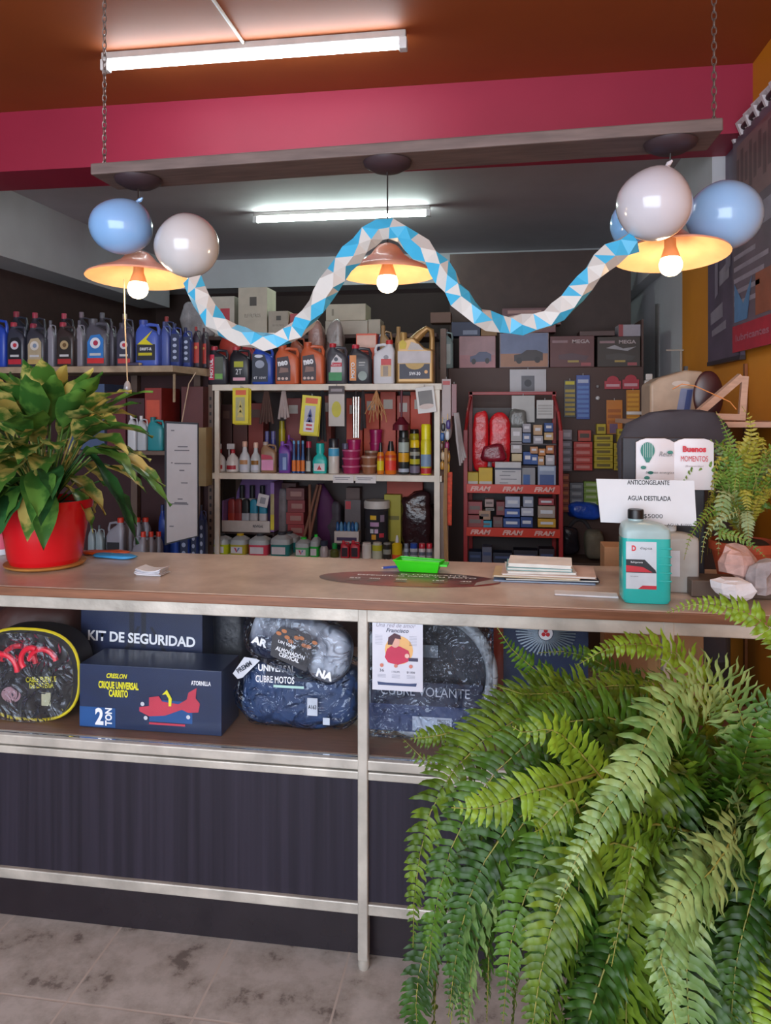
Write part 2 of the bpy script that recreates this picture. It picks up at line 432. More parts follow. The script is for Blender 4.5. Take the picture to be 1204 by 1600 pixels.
MB().box(XC0, XC1, .03, D, ZSH-.02, ZSH).build('display_shelf', mat('brown_display_shelf', '7a5a48', .5, stretch=(1, 8, 8)), cnt)
MB().box(XC0+.01, XC1-.01, D-.02, D-.004, .0, ZSH-.02).build('back_panel', H('3a2f30'), cnt)
MB().box(XC0, XC1, .06, .075, .001, .2).build('shade_board', mat('dark_glossy_shade_board', '241e24', .25), cnt)  # dark board added below the counter to keep the gap there in shade

def on(px0, px1, py0, py1, Y):
    """centre x, width, bottom z, height of something whose front stands at depth Y"""
    a, b = P(px0, py1, Y), P(px1, py0, Y)
    pc = (px0+px1)/2
    z0 = P(pc, py1, Y).z; z1 = P(pc, py0, Y).z
    return (a.x+b.x)/2, abs(b.x-a.x), z0, z1 - z0

white_ink = H('e6e8ee'); yellow_ink = H('d9d420'); navy = mat('navy_card', '1e2c4a', .35, var=.1)
# --- round jumper cable bag
x, w, z, h = on(-38, 121, 998, 1143, 2.06)
t = thing('cable_bag', 'round clear-fronted bag of red jumper cables with yellow rim', 'cable bag', (x, 2.06, ZSH+.001))
hh = h * .98
def rr(w_, h_, p=3.2, n=40, y=0): return [(px_, py_ + h_/2, ) for px_, py_, _ in [(q[0], q[1], 0) for q in se(0, 0, 0, w_/2, h_/2, p, n)]]
o_ = rr(w, hh, 2.7)
MB().prism(o_, .012, .09).build('bag_body', mat('black_bag_fabric', '16151a', .6), t, smooth=True)
ring = [(q[0], .01, q[1]) for q in o_]; ring.append(ring[0])
MB().tube(ring, .0045, 6, cap=False).build('rim', mat('yellow_piping', 'c8b820', .5), t)
for k, (r0, a0, a1, cx, cz) in enumerate(((.055, .1, 3.0, -.02, .17), (.045, .3, 2.9, .06, .175), (.05, .0, 2.4, -.07, .15), (.035, 1.2, 3.9, .03, .19))):
    MB().tube([(cx + r0*math.cos(a0+(a1-a0)*i/14), -.004 - .004*k, cz + r0*math.sin(a0+(a1-a0)*i/14)) for i in range(15)], .008, 8).build('cable', mat('red_cable_rubber', 'd01c34', .35), t, smooth=True)
MB().disc(-.055, .072, .008, .032, .024).build('label', H('b08a96'), t)
MB().quad(.045, .075, .045, .085, .008).build('label', H('c8c8a8'), t)
text('CABLE PUENTE\nDE BATERIA', t, .045, .115, .1, .034, yellow_ink, .007, rot=.08, bold=.02)
MB().prism(rr(w*.97, hh*.97, 2.7), -.018, -.014).xf(Matrix.Translation((0, 0, .003))).build('clear_window', film_mat('bag_window_film', (.8,.85,.95), .02), t)
# --- safety kit box (behind, upper)
x, w, z, h = on(126, 316, 955, 1150, 2.22)
w2 = w
t = thing('boxed_kit', 'large navy box lettered KIT DE SEGURIDAD behind the car jack box', 'box', (x, 2.22, ZSH+.001))
H1 = .362
MB().box(-w/2, w/2, 0, .19, 0, H1).build('carton', mat('dusty_navy_carton', '1f2a4a', .4), t, bevel=.003)
text('KIT DE SEGURIDAD', t, .002, H1-.150, w*.88, .033, white_ink, -.002, bold=.03, rot=-.02)
m = MB()
for xx in (-.01, .03): m.quad(xx-.028, xx-.012, H1-.18, H1-.002, -.001)
m.poly([(-.06, .17), (-.045, .17), (0, .25), (-.01, .25)], -.0012); m.poly([(.09, .17), (.075, .17), (.03, .25), (.04, .25)], -.0012)
m.build('tripod_print', H('151a2c'), t)
# --- black soft bag beside
x, w, z, h = on(286, 372, 955, 1050, 2.27)
t = thing('soft_bag', 'black zipped soft bag lying right of the safety kit box', 'bag', (x+.055, 2.36, ZSH+.001))
MB().ball((0, 0, .175), .066, .085, .183, 28, 18, p=.6, lump=.12, ls=9).build('bag_body', mat('black_blue_nylon', '10141f', .4, bump=.5, bscale=20), t, smooth='all')
MB().tube([(-.05, -.05, .28), (-.03, -.085, .325), (.03, -.085, .33), (.05, -.05, .28)], .006, 8).build('strap', H('1a2034'), t, smooth=True)
# --- jack box
x, w, z, h = on(124, 346, 1040, 1160, 2.045)
t = thing('car_jack_box', 'navy trolley jack box lettered 2 TON with a red jack printed on it', 'box', (x, 2.045, ZSH+.001), .0)
JH = .186
MB().box(-w/2, w/2, 0, .145, 0, JH).build('carton', mat('gloss_navy_carton', '1c2b4c', .3), t, bevel=.002)
MB().quad(-w/2+.001, -w/2+w*.26, .004, JH*.33, -.0008).quad(w*.0, w*.3, .03, JH*.5, -.0006, mi=0).build('print_panel', H('164a86'), t)
text('CRESLON', t, -.1, JH*.84, .065, .014, yellow_ink, -.002, bold=.03, shear=.3)
text('CRIQUE UNIVERSAL\nCARRITO', t, -.095, JH*.63, .125, .045, yellow_ink, -.002, bold=.04)
text('2', t, -.155, JH*.19, .026, .05, white_ink, -.002, bold=.04); text('TON', t, -.126, JH*.19, .052, .022, white_ink, -.002, bold=.04, rot=PI/2)
text('ATORNILLA', t, w*.36, JH*.8, .06, .013, white_ink, -.002, bold=.03)
jr = H('b8344a')
m = MB().poly([(-.03,.07),(.0,.075),(.0,.10),(.03,.105),(.04,.09),(.09,.085),(.115,.1),(.12,.12),(.145,.135),(.142,.105),(.155,.09),(.15,.065),(.12,.062),(.1,.07),(.05,.05),(0,.045),(-.03,.058)], -.0022)
m.quad(.0, .11, .022, .028, -.002); m.build('jack_print', jr, t)
MB().poly([(.04,.11),(.055,.125),(.07,.10),(.068,.078),(.06,.078),(.06,.1),(.052,.112)], -.003).build('jack_print', yellow_ink, t)
m = MB()
for cx, cz in ((-.01,.04),(.12,.05),(-.02,.08)): m.disc(cx, cz, -.0032, .006)
m.build('jack_print', H('c0c4cc'), t)
# --- motorcycle cover in plastic bag
plast = film_mat('crinkled_clear_plastic', (.8,.88,1), .03, .08, 1.0, 20)
x, w, z, h = on(358, 555, 1045, 1172, 2.06)
t = thing('motorcycle_cover', 'packed motorcycle cover in clear crinkled plastic below the neck pillow', 'packaged cover', (x, 2.165, ZSH+.001))
nb = mat('dark_blue_folded_fabric', '24406c', .5, bump=.9, bscale=14)
MB().ball((0, 0, .1), w*.48, .06, .098, 36, 18, p=.55, lump=.12, ls=12).build('folded_cover', nb, t, smooth='all')
MB().ball((0, 0, .104), w*.5, .072, .103, 40, 20, p=.55, lump=.16, ls=16, seed=3).build('plastic_bag', plast, t, smooth='all')
MB().poly([(-.085,.155),(.07,.155),(.075,.205),(-.08,.205)], -.082).build('card', mat('dark_blue_card', '18243c', .35), t)
text('UNIVERSAL', t, -.05, .19, .11, .02, white_ink, -.084, bold=.03); text('CUBRE MOTOS', t, -.055, .158, .115, .02, white_ink, -.085, bold=.02)
MB().quad(.04, .07, .06, .11, -.083).quad(.085, .105, .035, .055, -.08).build('price_label', H('b9c2d0'), t)
text('A163', t, .055, .085, .024, .012, H('202838'), -.0845, bold=.02)
MB().quad(-.06, .03, .135, .142, -.083).build('label_stripe', H('a9d0c8'), t)
MB().poly([(-.185,.165),(-.15,.215),(-.1,.21),(-.155,.155),(-.17,.15)], -.075).build('brand_band', H('c8ccd6'), t)
text('PREMM', t, -.15, .186, .05, .014, H('20283c'), -.077, rot=.6, bold=.03)
# --- neck pillow package on it
x, w, z, h = on(378, 548, 952, 1085, 2.05)
t = thing('neck_pillow', 'packaged neck pillow with blue and white print tilted on the motorcycle cover', 'pillow', (x+.005, 2.065, ZSH+.185))
mp_ = mat('pillow_cloud_print', '8a94ac', .45, var=.0, scale=7)
r = [q for q in mp_.node_tree.nodes if q.type == 'VALTORGB'][0]; r.color_ramp.elements[0].position = .42; r.color_ramp.elements[1].position = .6
r.color_ramp.elements[0].color = lin('1c2846') + (1,); r.color_ramp.elements[1].color = lin('b4bccb') + (1,)
R_ = Matrix.Translation((0, 0, .09)) @ Matrix.Rotation(.3, 4, 'Y') @ Matrix.Diagonal((1.04, 1, .92, 1))
m = MB().ball((-.085, 0, -.0), .055, .045, .08, 20, 14, p=.8, lump=.1).ball((.09, 0, .0), .06, .045, .085, 20, 14, p=.8, lump=.1).ball((0, .012, .03), .1, .04, .055, 20, 14, p=.8)
m.xf(R_).build('pillow', mp_, t, smooth='all')
dk = H('2c2c34')
MB().poly([(-.055,-.045),(.05,-.055),(.055,.03),(.03,.055),(-.05,.05),(-.065,.01)], -.056).xf(R_).build('card', dk, t)
brn = MB()
for i in range(9): brn.disc(-.05+i*.0125, .028+.012*math.sin(i*1.7), -.0575, .008, .006, 8)
brn.xf(R_).build('card_print', H('a8683c'), t)
text('ALMOHADÓN\nCERVICAL', t, -.005, -.022, .082, .03, white_ink, -.058, bold=.03, mat4=R_)
text('UN VIAJE', t, -.02, .004, .05, .012, white_ink, -.058, bold=.02, mat4=R_)
text('AR', t, -.095, -.02, .045, .024, white_ink, -.05, bold=.05, mat4=R_); text('NA', t, .1, -.045, .045, .026, white_ink, -.052, bold=.05, mat4=R_)
MB().ball((0, 0, 0), .155, .058, .098, 32, 18, p=.7, lump=.14, ls=14, seed=9).xf(R_).build('plastic_bag', plast, t, smooth='all')
# --- steering wheel cover
x, w, z, h = on(560, 772, 962, 1185, 2.055)
t = thing('steering_wheel_cover', 'round steering wheel cover in a clear bag lettered CUBRE VOLANTE', 'steering wheel cover', (x, 2.11, ZSH+.001))
R0 = .172
MB().tube([(R0*math.cos(a)*1.05, 0, .19+R0*math.sin(a)) for a in [2*PI*i/48 for i in range(49)]], .017, 12, cap=False).build('rim_cover', mat('pale_grey_quilted_vinyl', '9aa2ac', .4, bump=.4, bscale=50), t, smooth='all')
MB().disc(0, .19, .012, R0*.98, n=40).build('backing', mat('dark_card_backing', '1c2434', .5), t)
MB().quad(-.16, .155, .1, .17, -.02).build('card', mat('slate_blue_card', '1e2a46', .35), t)
MB().quad(-.165, .16, .03, .105, -.022).build('card_band', mat('denim_blue_card', '34456e', .35), t)
text('CUBRE VOLANTE', t, -.005, .145, .25, .026, H('aab2c4'), -.024)
MB().quad(-.04, .07, .035, .075, -.024).build('barcode_label', H('a8b4c8'), t)
m = MB()
for i in range(12): m.quad(.03+i*.003, .0315+i*.003, .04, .07, -.025)
m.build('barcode', H('303848'), t)
MB().quad(-.03, .03, .235, .27, -.005).build('foil_tag', H('6f7c8c'), t)
MB().box(-.185, .185, -.03, .03, .004, .365).build('plastic_bag', plast, t, bevel=.02)
# --- chrome fan blister further right
x, w, z, h = on(800, 905, 962, 1045, 2.2)
t = thing('chrome_wheel_trim', 'blue package with silver radial fan and red round logo behind the fern', 'wheel trim', (x, 2.2, ZSH+.001))
MB().box(-.12, .12, .012, .018, 0, .36).build('backing_card', H('1c2c4c'), t)
m = MB()
for i in range(44):
    a = 2*PI*i/44; c_, s_ = math.cos(a), math.sin(a); q = .0022
    m.add([(c_*.022-s_*q, .004, .29+s_*.022+c_*q), (c_*.022+s_*q, .004, .29+s_*.022-c_*q), (c_*.085+s_*q, .008, .29+s_*.085*.8-c_*q), (c_*.085-s_*q, .008, .29+s_*.085*.8+c_*q)], [(0,1,2,3)])
m.build('radial_blades', mat('chrome_blades', 'a0b4c8', .2, .7), t)
MB().disc(0, .29, .002, .02).build('hub', H('e0e0e8'), t); m = MB()
for i in range(3): m.disc(.007*math.cos(PI/2+i*2.094), .29+.007*math.sin(PI/2+i*2.094), 0, .006, n=10)
m.build('logo', H('c02030'), t)
MB().box(-.14, .14, 0, .18, 0, .345).build('red_box', H('a03c28'), tag_o := thing('parts_carton', 'red carton at the right end of the glass display', 'box', (x-.02, 2.245, ZSH+.001)))
# small stuff low left of jack box and black bag behind cables
x, w, z, h = on(60, 122, 960, 1140, 2.3)
t = thing('brown_bundle', 'brown and maroon bundle behind the jumper cable bag', 'bundle', (x-.05, 2.32, ZSH+.001))
MB().ball((0, 0, .15), .16, .1, .15, 26, 16, p=.7, lump=.2, ls=8).build('wrap', mat('brown_wrap', '4a2c28', .5, bump=.5, bscale=12), t, smooth='all')
MB().ball((.12, -.06, .03), .05, .03, .03, 16, 10).build('purple_cloth', H('5c1c48'), t, smooth='all')
# flyer taped inside the glass
a = P(581, 1078, YC0-.001); b = P(660, 966, YC0-.001)
t = thing('flyer', 'printed charity flyer with a child in red taped to the display glass', 'flyer', ((a.x+b.x)/2, YC0+.004, a.z+.0))
fw, fh = (b.x-a.x), b.z-a.z
MB().box(-fw/2, fw/2, -.0012, 0, 0, fh).build('sheet', mat('flyer_paper', 'cfd0dc', .6, var=.03), t)
k = -.002
ink = H('4a4a5c')
text('* BONO SOLIDARIO *', t, 0, fh*.955, fw*.55, .0045, ink, k, bold=.01)
text('Una red de amor', t, -.004, fh*.885, fw*.78, .011, H('8a8494'), k, shear=.3)
text('Francisco', t, 0, fh*.815, fw*.45, .011, H('4c5064'), k, shear=.3, bold=.02)
MB().disc(.004, fh*.55, k, fw*.28, fw*.28).build('picture_disc', H('e0b070'), t)
m = MB().poly([(-.034,fh*.45),(-.028,fh*.56),(-.012,fh*.62),(.008,fh*.6),(.03,fh*.55),(.034,fh*.48),(.028,fh*.4),(-.0,fh*.35),(-.025,fh*.38)], k-.0006); m.build('picture_coat', H('c02c50'), t)
MB().disc(-.006, fh*.66, k-.0008, .0125, .015).build('picture_face', H('d8a494'), t)
MB().poly([(-.026,fh*.62),(-.024,fh*.72),(-.008,fh*.78),(.008,fh*.75),(.01,fh*.7),(-.006,fh*.71),(-.014,fh*.62)], k-.0012).build('picture_hair', H('4a2430'), t)
MB().quad(.03, .055, fh*.41, fh*.455, k-.0012).build('picture_phone', H('3c3854'), t); MB().disc(.026, fh*.48, k-.0014, .006).build('picture_hand', H('e0b8ac'), t)
m = MB()
for xx in (-.042, -.004, .036): m.disc(xx, fh*.34, k-.0016, .005)
m.build('icon', H('c87868'), t)
text('$1.000', t, .036, fh*.255, .022, .006, ink, k, bold=.01); text('1 NUM.', t, -.004, fh*.255, .022, .005, ink, k); text('36', t, -.042, fh*.27, .012, .008, ink, k, bold=.01)
m = MB()
for i in range(7):
    for xx, ww in ((-.05,.02),(.042,.02)): m.quad(xx-ww/2, xx+ww/2, fh*(.74-.02*i), fh*(.745-.02*i), k)
for xx in (-.042,-.004,.036):
    for i in range(3): m.quad(xx-.011, xx+.011, fh*(.21-.018*i), fh*(.216-.018*i), k)
m.build('small_print', H('9c9cac'), t)
MB().poly([(-.052,fh*.07),(.05,fh*.07),(.052,fh*.115),(.03,fh*.105),(-.03,fh*.105),(-.054,fh*.115)], k).build('ribbon', H('3a4870'), t)

# ---------------------------------------------------------------- things on the counter
def floor_xy(px, py, z=ZT):
    dx, dy, dz = ray(px, py); w = (z - EYE) / dz
    return dx*w, dy*w
# oval sticker on the counter top
x0, y0 = floor_xy(638, 905)
t = thing('counter_sticker', 'large oval dark red and black sticker on the counter top', 'sticker', (x0, y0, ZT+.0006))
aw = .272; ah = .098
ell = [(aw*math.cos(2*PI*i/48), ah*math.sin(2*PI*i/48)) for i in range(48)]
stk = mat('sticker_red_to_black_print', '5c1c20', .3, var=0, scale=3)
r = [q for q in stk.node_tree.nodes if q.type == 'VALTORGB'][0]
r.color_ramp.elements[0].color = lin('2c2022') + (1,); r.color_ramp.elements[1].color = lin('9a3830') + (1,); r.color_ramp.elements[0].position = .38; r.color_ramp.elements[1].position = .62
MB().add([(q[0], q[1], .0003) for q in ell], [tuple(range(48))]).build('decal', stk, t)
def ftext(s, x, y, w, h, mm, **k): return text(s, t, x, y, w, h, mm, .0012, flat=True, **k)
ftext('EL LUBRICANTE', .07, .056, .2, .014, white_ink, bold=.02); ftext('ESPECIFICO PARA TU MOTO', .02, .032, .36, .014, white_ink, bold=.03)
for xx, s in ((-.16,'50'),(-.1,'200'),(-.02,'800'),(.09,'150'),(.17,'40')): ftext(s, xx, -.012, .034, .012, white_ink, bold=.03)
m = MB()
for xx in (-.16,-.1,-.02,.09,.17): m.add([(xx-.02,-.045,.001),(xx+.02,-.045,.001),(xx+.014,-.022,.001),(xx-.012,-.022,.001)], [(0,1,2,3)])
m.build('motorcycle_print', H('6c5048'), t)
MB().add([(aw*.72,-.06,.001),(aw*.98,-.01,.001),(aw*.98,.012,.001),(aw*.9,.03,.001),(aw*.74,-.02,.001)], [(0,1,2,3,4)]).build('grey_corner_print', H('9a9490'), t)

def papers(px, py, w, d, n, label, cols, cat, dz=.0016, rz=0, nm='paper_stack', jig=.004, part='sheet', curl=0):
    x, y = floor_xy(px, py); t = thing(nm, label, cat, (x, y, ZT+.0005), rz)
    for i in range(n):
        jx, jy, ja = rnd.uniform(-jig, jig), rnd.uniform(-jig, jig), rnd.uniform(-.05, .05)
        m = MB(); ww, dd = w/2, d/2; N = 8
        top = []; 
        for k in range(N+1):
            u = -1 + 2*k/N; zz = curl*(u*u) * (i+1)/n
            top.append((u*ww, zz))
        rings = [[(a, -dd, b), (a, dd, b), (a, dd, b+dz*.8), (a, -dd, b+dz*.8)] for a, b in top]
        m.loft(rings); m.xf(Matrix.Translation((jx, jy, i*dz)) @ Matrix.Rotation(ja, 4, 'Z'))
        m.build(part, H(cols[i % len(cols)], .6), t)
    return t
papers(238, 897, .082, .06, 9, 'small stack of curled white cards on the left of the counter', ['e4e2e6', 'c8ccd8'], 'paper stack', .0016, -.05, curl=.008)
papers(914, 930, .165, .045, 3, 'folded white paper slip at the front edge of the counter', ['d8d8dc'], 'paper', .0018, -.06)
# orange packet and blue packet
x, y = floor_xy(165, 868)
for (dx, dy, col, lab, w_, r_) in ((-.0, .02, 'd85a20', 'crumpled orange packet lying beside the red flower pot', .085, .15), (.06, -.035, '3c9ad8', 'flat sky blue packet lying beside the orange packet', .085, -.1)):
    t = MB().ball((0, 0, .006), w_, .03, .006, 22, 8, p=.6, lump=.3, ls=20).build('packet', H(col, .3), None, smooth='all')
    t.location = (x+dx, y+dy, ZT+.001); t.rotation_euler = (0, 0, r_); tag(t, lab, 'packet')
# pink item cut by the left edge
x, y = floor_xy(2, 868)
t = thing('striped_tub', 'pink and white tub cut off at the left edge beside the pot', 'tub', (x-.02, y+.03, ZT+.001))
MB().lathe([(.036, 0), (.04, .02)], 20).build('base', H('d8d8e0'), t, smooth=True)
MB().lathe([(.04, .02), (.042, .07), (.03, .085)], 20).build('body', H('d0506c'), t, smooth=True)
# green card holder
x, y = floor_xy(657, 893)
t = thing('card_holder', 'bright green plastic tray standing on the counter sticker', 'tray', (x, y, ZT+.002), -.06)
g = mat('bright_green_plastic', '35d018', .35)
m = MB(); m.add([(-.062,-.022,0),(.055,-.022,0),(.045,.03,0),(-.055,.03,0),(-.08,-.03,.035),(.062,-.03,.032),(.07,.04,.028),(-.07,.04,.034)], [(0,3,2,1),(0,1,5,4),(1,2,6,5),(2,3,7,6),(3,0,4,7)]); m.build('tray', g, t)
MB().tube([(-.08,-.03,.035),(.062,-.03,.032),(.07,.04,.028),(-.07,.04,.034),(-.08,-.03,.035)], .003, 6).build('lip', g, t)
MB().box(.062, .085, -.02, .03, .02, .026).build('tab', g, t)
x, y = floor_xy(612, 889)
t = thing('pen', 'blue pen lying left of the green tray', 'pen', (x, y, ZT+.006), .5)
MB().tube([(-.03,0,0),(.03,0,0)], .004, 8).build('barrel', H('3850a8'), t); MB().tube([(-.03,0,0),(-.036,0,0)], [.003,.0008], 8).build('tip', H('c0c0c0'), t)
# stack of pads and folders
x, y = floor_xy(848, 903)
stack = [('blue and pink cardboard folder at the bottom of the stack', .29, .15, .004, '7a94b8', -.02, 0, 0), ('dark stapled magazine peeking out of the paper stack', .27, .13, .006, '2c2830', .03, .02, -.004), ('yellowed magazine with torn corner inside the paper stack', .25, .14, .005, 'c8b088', -.06, -.02, 0),
         ('pinkish cardboard folder across the paper stack', .27, .15, .006, 'cbb0a4', -.05, .015, .004), ('loose white sheets under the top notebooks', .2, .14, .007, 'dad6d2', .04, -.01, .004), ('teal-edged notebook second from the top of the stack', .19, .13, .008, '6aa0a4', -.03, -.012, .006), ('open white notebook on top of the paper stack', .185, .125, .010, 'eeecea', -.08, -.008, .01)]
z = ZT + .001
for lab, w_, d_, h_, col, rz, dx, dy in stack:
    t = thing('notebook' if 'notebook' in lab else 'folder', lab, 'notebook' if 'notebook' in lab else 'paper', (x+dx, y+dy, z), rz, 'stack of papers on the counter')
    MB().box(-w_/2, w_/2, -d_/2, d_/2, 0, .0012).build('cover', H(col, .5), t)
    MB().box(-w_/2+.003, w_/2-.003, -d_/2+.003, d_/2-.003, .0012, h_-.0012).build('pages', H('dcd8d0', .7), t)
    MB().box(-w_/2, w_/2, -d_/2, d_/2, h_-.0012, h_).build('cover', H(col, .5), t)
    z += h_ + .0006
# --- coolant jug, sign, empty jug
def big_jug(px0, px1, pyt, pyb, Y, body_mat, cap_col, label, full=None, nm='coolant_jug', neck_dx=-.18):
    x, w, z, h = on(px0, px1, pyt, pyb, Y); h = P((px0+px1)/2, pyt, Y).z - ZT; d = w*.72
    t = thing(nm, label, 'jug', (x, Y + d/2, ZT+.001))
    sh = h*.80
    rings = [se(0,0,.0,w*.46,d*.46,6,28), se(0,0,.008,w*.5,d*.5,6,28), se(0,0,sh*.95,w*.5,d*.5,6,28), se(0,0,sh*1.0,w*.49,d*.49,5,28),
             se(w*-.04,0,sh*1.05,w*.43,d*.42,4,28), se(w*-.1,0,sh*1.08,w*.33,d*.34,3,28), se(w*neck_dx,0,sh*1.1,w*.16,d*.22,2,28), se(w*neck_dx,0,h*.93,w*.15,d*.2,2,28)]
    return t, x, w, h, d, sh, rings
# the jugs stand at the right end of the counter
t, x, w, h, d, sh, rings = big_jug(973, 1050, 800, 938, 2.02, None, None, 'tall blue-green coolant jug with black cap at the front of the counter')
tealm = mat('translucent_teal_coolant', '27b3ae', .2, var=.04, sub=.2, coat=.4); hazy = mat('translucent_milky_plastic', 'a9c4c6', .3, alpha=.9, sub=.2)
zi = sh*.88
m = MB().loft(rings[:2] + [se(0,0,zi,w*.5,d*.5,6,28)]); m.build('liquid_body', tealm, t, smooth=30)
m = MB().loft([se(0,0,zi,w*.5,d*.5,6,28)] + rings[2:]); m.build('shoulder', hazy, t, smooth=30)
MB().lathe([(w*.17, h*.9), (w*.17, h*.985), (w*.16, h)], 24, w*-.18, 0).build('cap', mat('black_ribbed_cap', '15161a', .4), t, smooth=True)
for i in range(5): MB().box(w*.22, w*.495, -d*.505, -d*.3, sh*(.3+.11*i), sh*(.325+.11*i)).build('rib', tealm, t, bevel=.003)
MB().quad(-w*.44, w*.18, sh*.2, sh*.84, -d*.503).build('label', H('c4cdd6'), t)
MB().poly([(-w*.44,sh*.6),(-w*.06,sh*.6),(w*.16,sh*.46),(w*.18,sh*.42),(-w*.44,sh*.42)], -d*.506).build('label_band', H('20242c'), t)
MB().poly([(-w*.44,sh*.52),(-w*.1,sh*.5),(w*.1,sh*.43),(-w*.44,sh*.43)], -d*.508).build('label_band', H('c02838'), t)
MB().poly([(-w*.2,sh*.2),(w*.18,sh*.2),(w*.18,sh*.25),(-w*.1,sh*.25)], -d*.506).build('label_foot', H('b82838'), t)
text('D', t, -w*.28, sh*.75, .011, .015, H('c83440'), -d*.506, bold=.06); text('dapsa', t, -w*.03, sh*.75, .03, .009, H('2c3038'), -d*.506)
text('Refrigerante', t, -w*.22, sh*.56, .03, .006, white_ink, -d*.51); text('Anticongelante', t, -w*.27, sh*.37, .02, .004, H('606870'), -d*.506)
t, x, w, h, d, sh, rings = big_jug(1030, 1094, 822, 925, 2.16, None, None, 'clear plastic water jug standing behind the blue-green coolant jug', nm='water_jug')
MB().loft(rings).build('body', mat('clear_pale_plastic', 'b9b5b0', .25, alpha=.88), t, smooth=30)
MB().lathe([(w*.17, h*.9), (w*.17, h)], 24, w*-.18, 0).build('cap', H('c8ccd0'), t, smooth=True)
MB().quad(-w*.42, -w*.0, sh*.3, sh*.78, -d*.504).build('label', H('d2d4dc'), t)
a = P(938, 816, 2.13); b = P(1088, 822, 2.13); c = P(1084, 751, 2.13); dd_ = P(931, 748, 2.13)
t = thing('price_sign', 'white paper price sign reading ANTICONGELANTE and AGUA DESTILADA', 'sign', (a.x, 2.13, a.z))
T_ = [(q.x - a.x, q.z - a.z) for q in (a, b, c, dd_)]
MB().prism([T_[0], T_[1], T_[2], T_[3]], 0, .0015).build('sheet', mat('white_sign_paper', 'd6d8dc', .6, var=.03), t)
blk = H('1c1c24'); W_ = T_[1][0]; Hh = T_[3][1]
text('ANTICONGELANTE', t, W_*.5, Hh*.93, W_*.44, .013, blk, -.0008, bold=.02)
text('AGUA DESTILADA', t, W_*.51, Hh*.57, W_*.45, .013, blk, -.0008, bold=.02)
text('$5000', t, W_*.55, Hh*.16, W_*.2, .013, blk, -.0008); text('AGUA $1000', t, W_*.82, Hh*-.03, W_*.25, .009, blk, -.0008)
# brace of the sign leaning on jug
MB().box(W_*.5, W_*.54, .0016, .012, -.03, .08).build('clip', H('303030'), t)
# cardboard box behind
x, w, z, h = on(944, 975, 800, 885, 2.6)
t = thing('cardboard_box', 'brown cardboard box standing behind the price sign', 'box', (x+.13, 2.62, 0))
MB().box(-.16, .16, 0, .11, 0, 1.035).build('carton', mat('kraft_cardboard', 'a87c58', .7), t, bevel=.003)
MB().quad(-.02, .02, 0.001, 1.034, -.001).build('packing_tape', H('b89468', .3), t)
# open book sign
bx0 = P(993, 748, 2.30); bx1 = P(1114, 686, 2.30)
t = thing('book_sign', 'white open-book shaped sign with green balloon and red lettering Buenos Momentos', 'sign', ((bx0.x+bx1.x)/2, 2.30, ZT+.001))
bw = bx1.x-bx0.x; zb0 = bx0.z-ZT; zt0 = bx1.z-ZT
MB().box(-bw/2-.035, bw/2-.02, .012, .05, 0, zt0+.002).build('stand', mat('charcoal_sign_stand', '2a2b34', .5), t, bevel=.004)
for s in (-1, 1):
    pts = []
    for k in range(9):
        u = k/8; xx = s*(u*bw/2); yy = -.012*math.sin(u*PI*.9); pts.append((xx, yy))
    m = MB(); rings = []
    for (xx, yy), k in zip(pts, range(9)):
        tp = zt0 - (.012 if k in (0, 8) else (.004 if k in (1, 7) else 0))
        rings.append([(xx, yy, zb0-.03), (xx, yy+.008, zb0-.03), (xx, yy+.008, tp), (xx, yy, tp)])
    m.loft(rings); m.build('page', mat('white_sign_board', 'dcd8dc', .45, var=.03), t, smooth=30)
gt = H('2c7c70'); rd = H('c8283c')
MB().disc(-bw*.36, zt0-.035, -.016, .02, .024).build('balloon_print', gt, t)
MB().poly([(-bw*.36-.014,zt0-.052),(-bw*.36+.014,zt0-.052),(-bw*.36+.004,zt0-.07),(-bw*.36-.004,zt0-.07)], -.0162).build('balloon_basket', gt, t)
for cx, cz in ((-.09,.085),(-.07,.1),(-.08,.115),(-.015,.04)): MB().disc(cx, zt0-cz, -.016, .008, .005).build('leaf_print', gt, t)
m = MB()
for i in (-2,-1,0,1,2): m.quad(-bw*.36+i*.006-.0005, -bw*.36+i*.006+.0005, zt0-.055, zt0-.013, -.0168)
m.build('balloon_stripes', H('d8e4e0'), t)
text('Buenos', t, bw*.24, zt0-.03, .065, .018, rd, -.016, bold=.05); text('MOMENTOS', t, bw*.24, zt0-.058, .075, .016, rd, -.016)
text('Relax', t, -bw*.12, zt0-.045, .04, .014, H('7a8088'), -.016, shear=.3); text('buenas energias', t, -bw*.2, zt0-.1, .08, .009, H('6a7078'), -.016, shear=.3); text('¡Bienvenidos!', t, bw*.24, zt0-.08, .05, .006, H('a09098'), -.016)

# ---------------------------------------------------------------- shelf furniture
white_steel = mat('scuffed_white_shelf_steel', 'dad2c4', .45, var=.12, scale=10)
dark_steel = mat('brown_slotted_steel', '6a564c', .5, .2)
YS = 4.2
ZU, ZM, ZL = P(500, 600, YS).z, P(500, 741, YS).z, P(500, 873, YS).z
sx0, sx1 = PX(331, YS), PX(690, YS)
su = thing('shelf_unit', 'white metal shelf unit behind the counter, crowded with oils and car care bottles', 'shelves', (0, YS, 0))
def board(par, x0, x1, y0, y1, zt, th, m, name='shelf'): MB().box(x0, x1, y0, y1, zt-th, zt).build(name, m, par, bevel=.003)
for z_ in (ZU, ZM, ZL): board(su, sx0, sx1, 0, .45, z_, .036, white_steel)
for px0, px1 in ((335.5, 342.5), (678, 687)):
    a0, a1 = PX(px0, YS), PX(px1, YS)
    MB().box(a0, a1, -.006, .018, 0, ZU-.036).build('post', white_steel, su, bevel=.002)
for xx in (sx0+.0, sx1-.04):
    MB().box(xx, xx+.035, .40, .44, 0, ZU+.35).build('post', dark_steel, su)
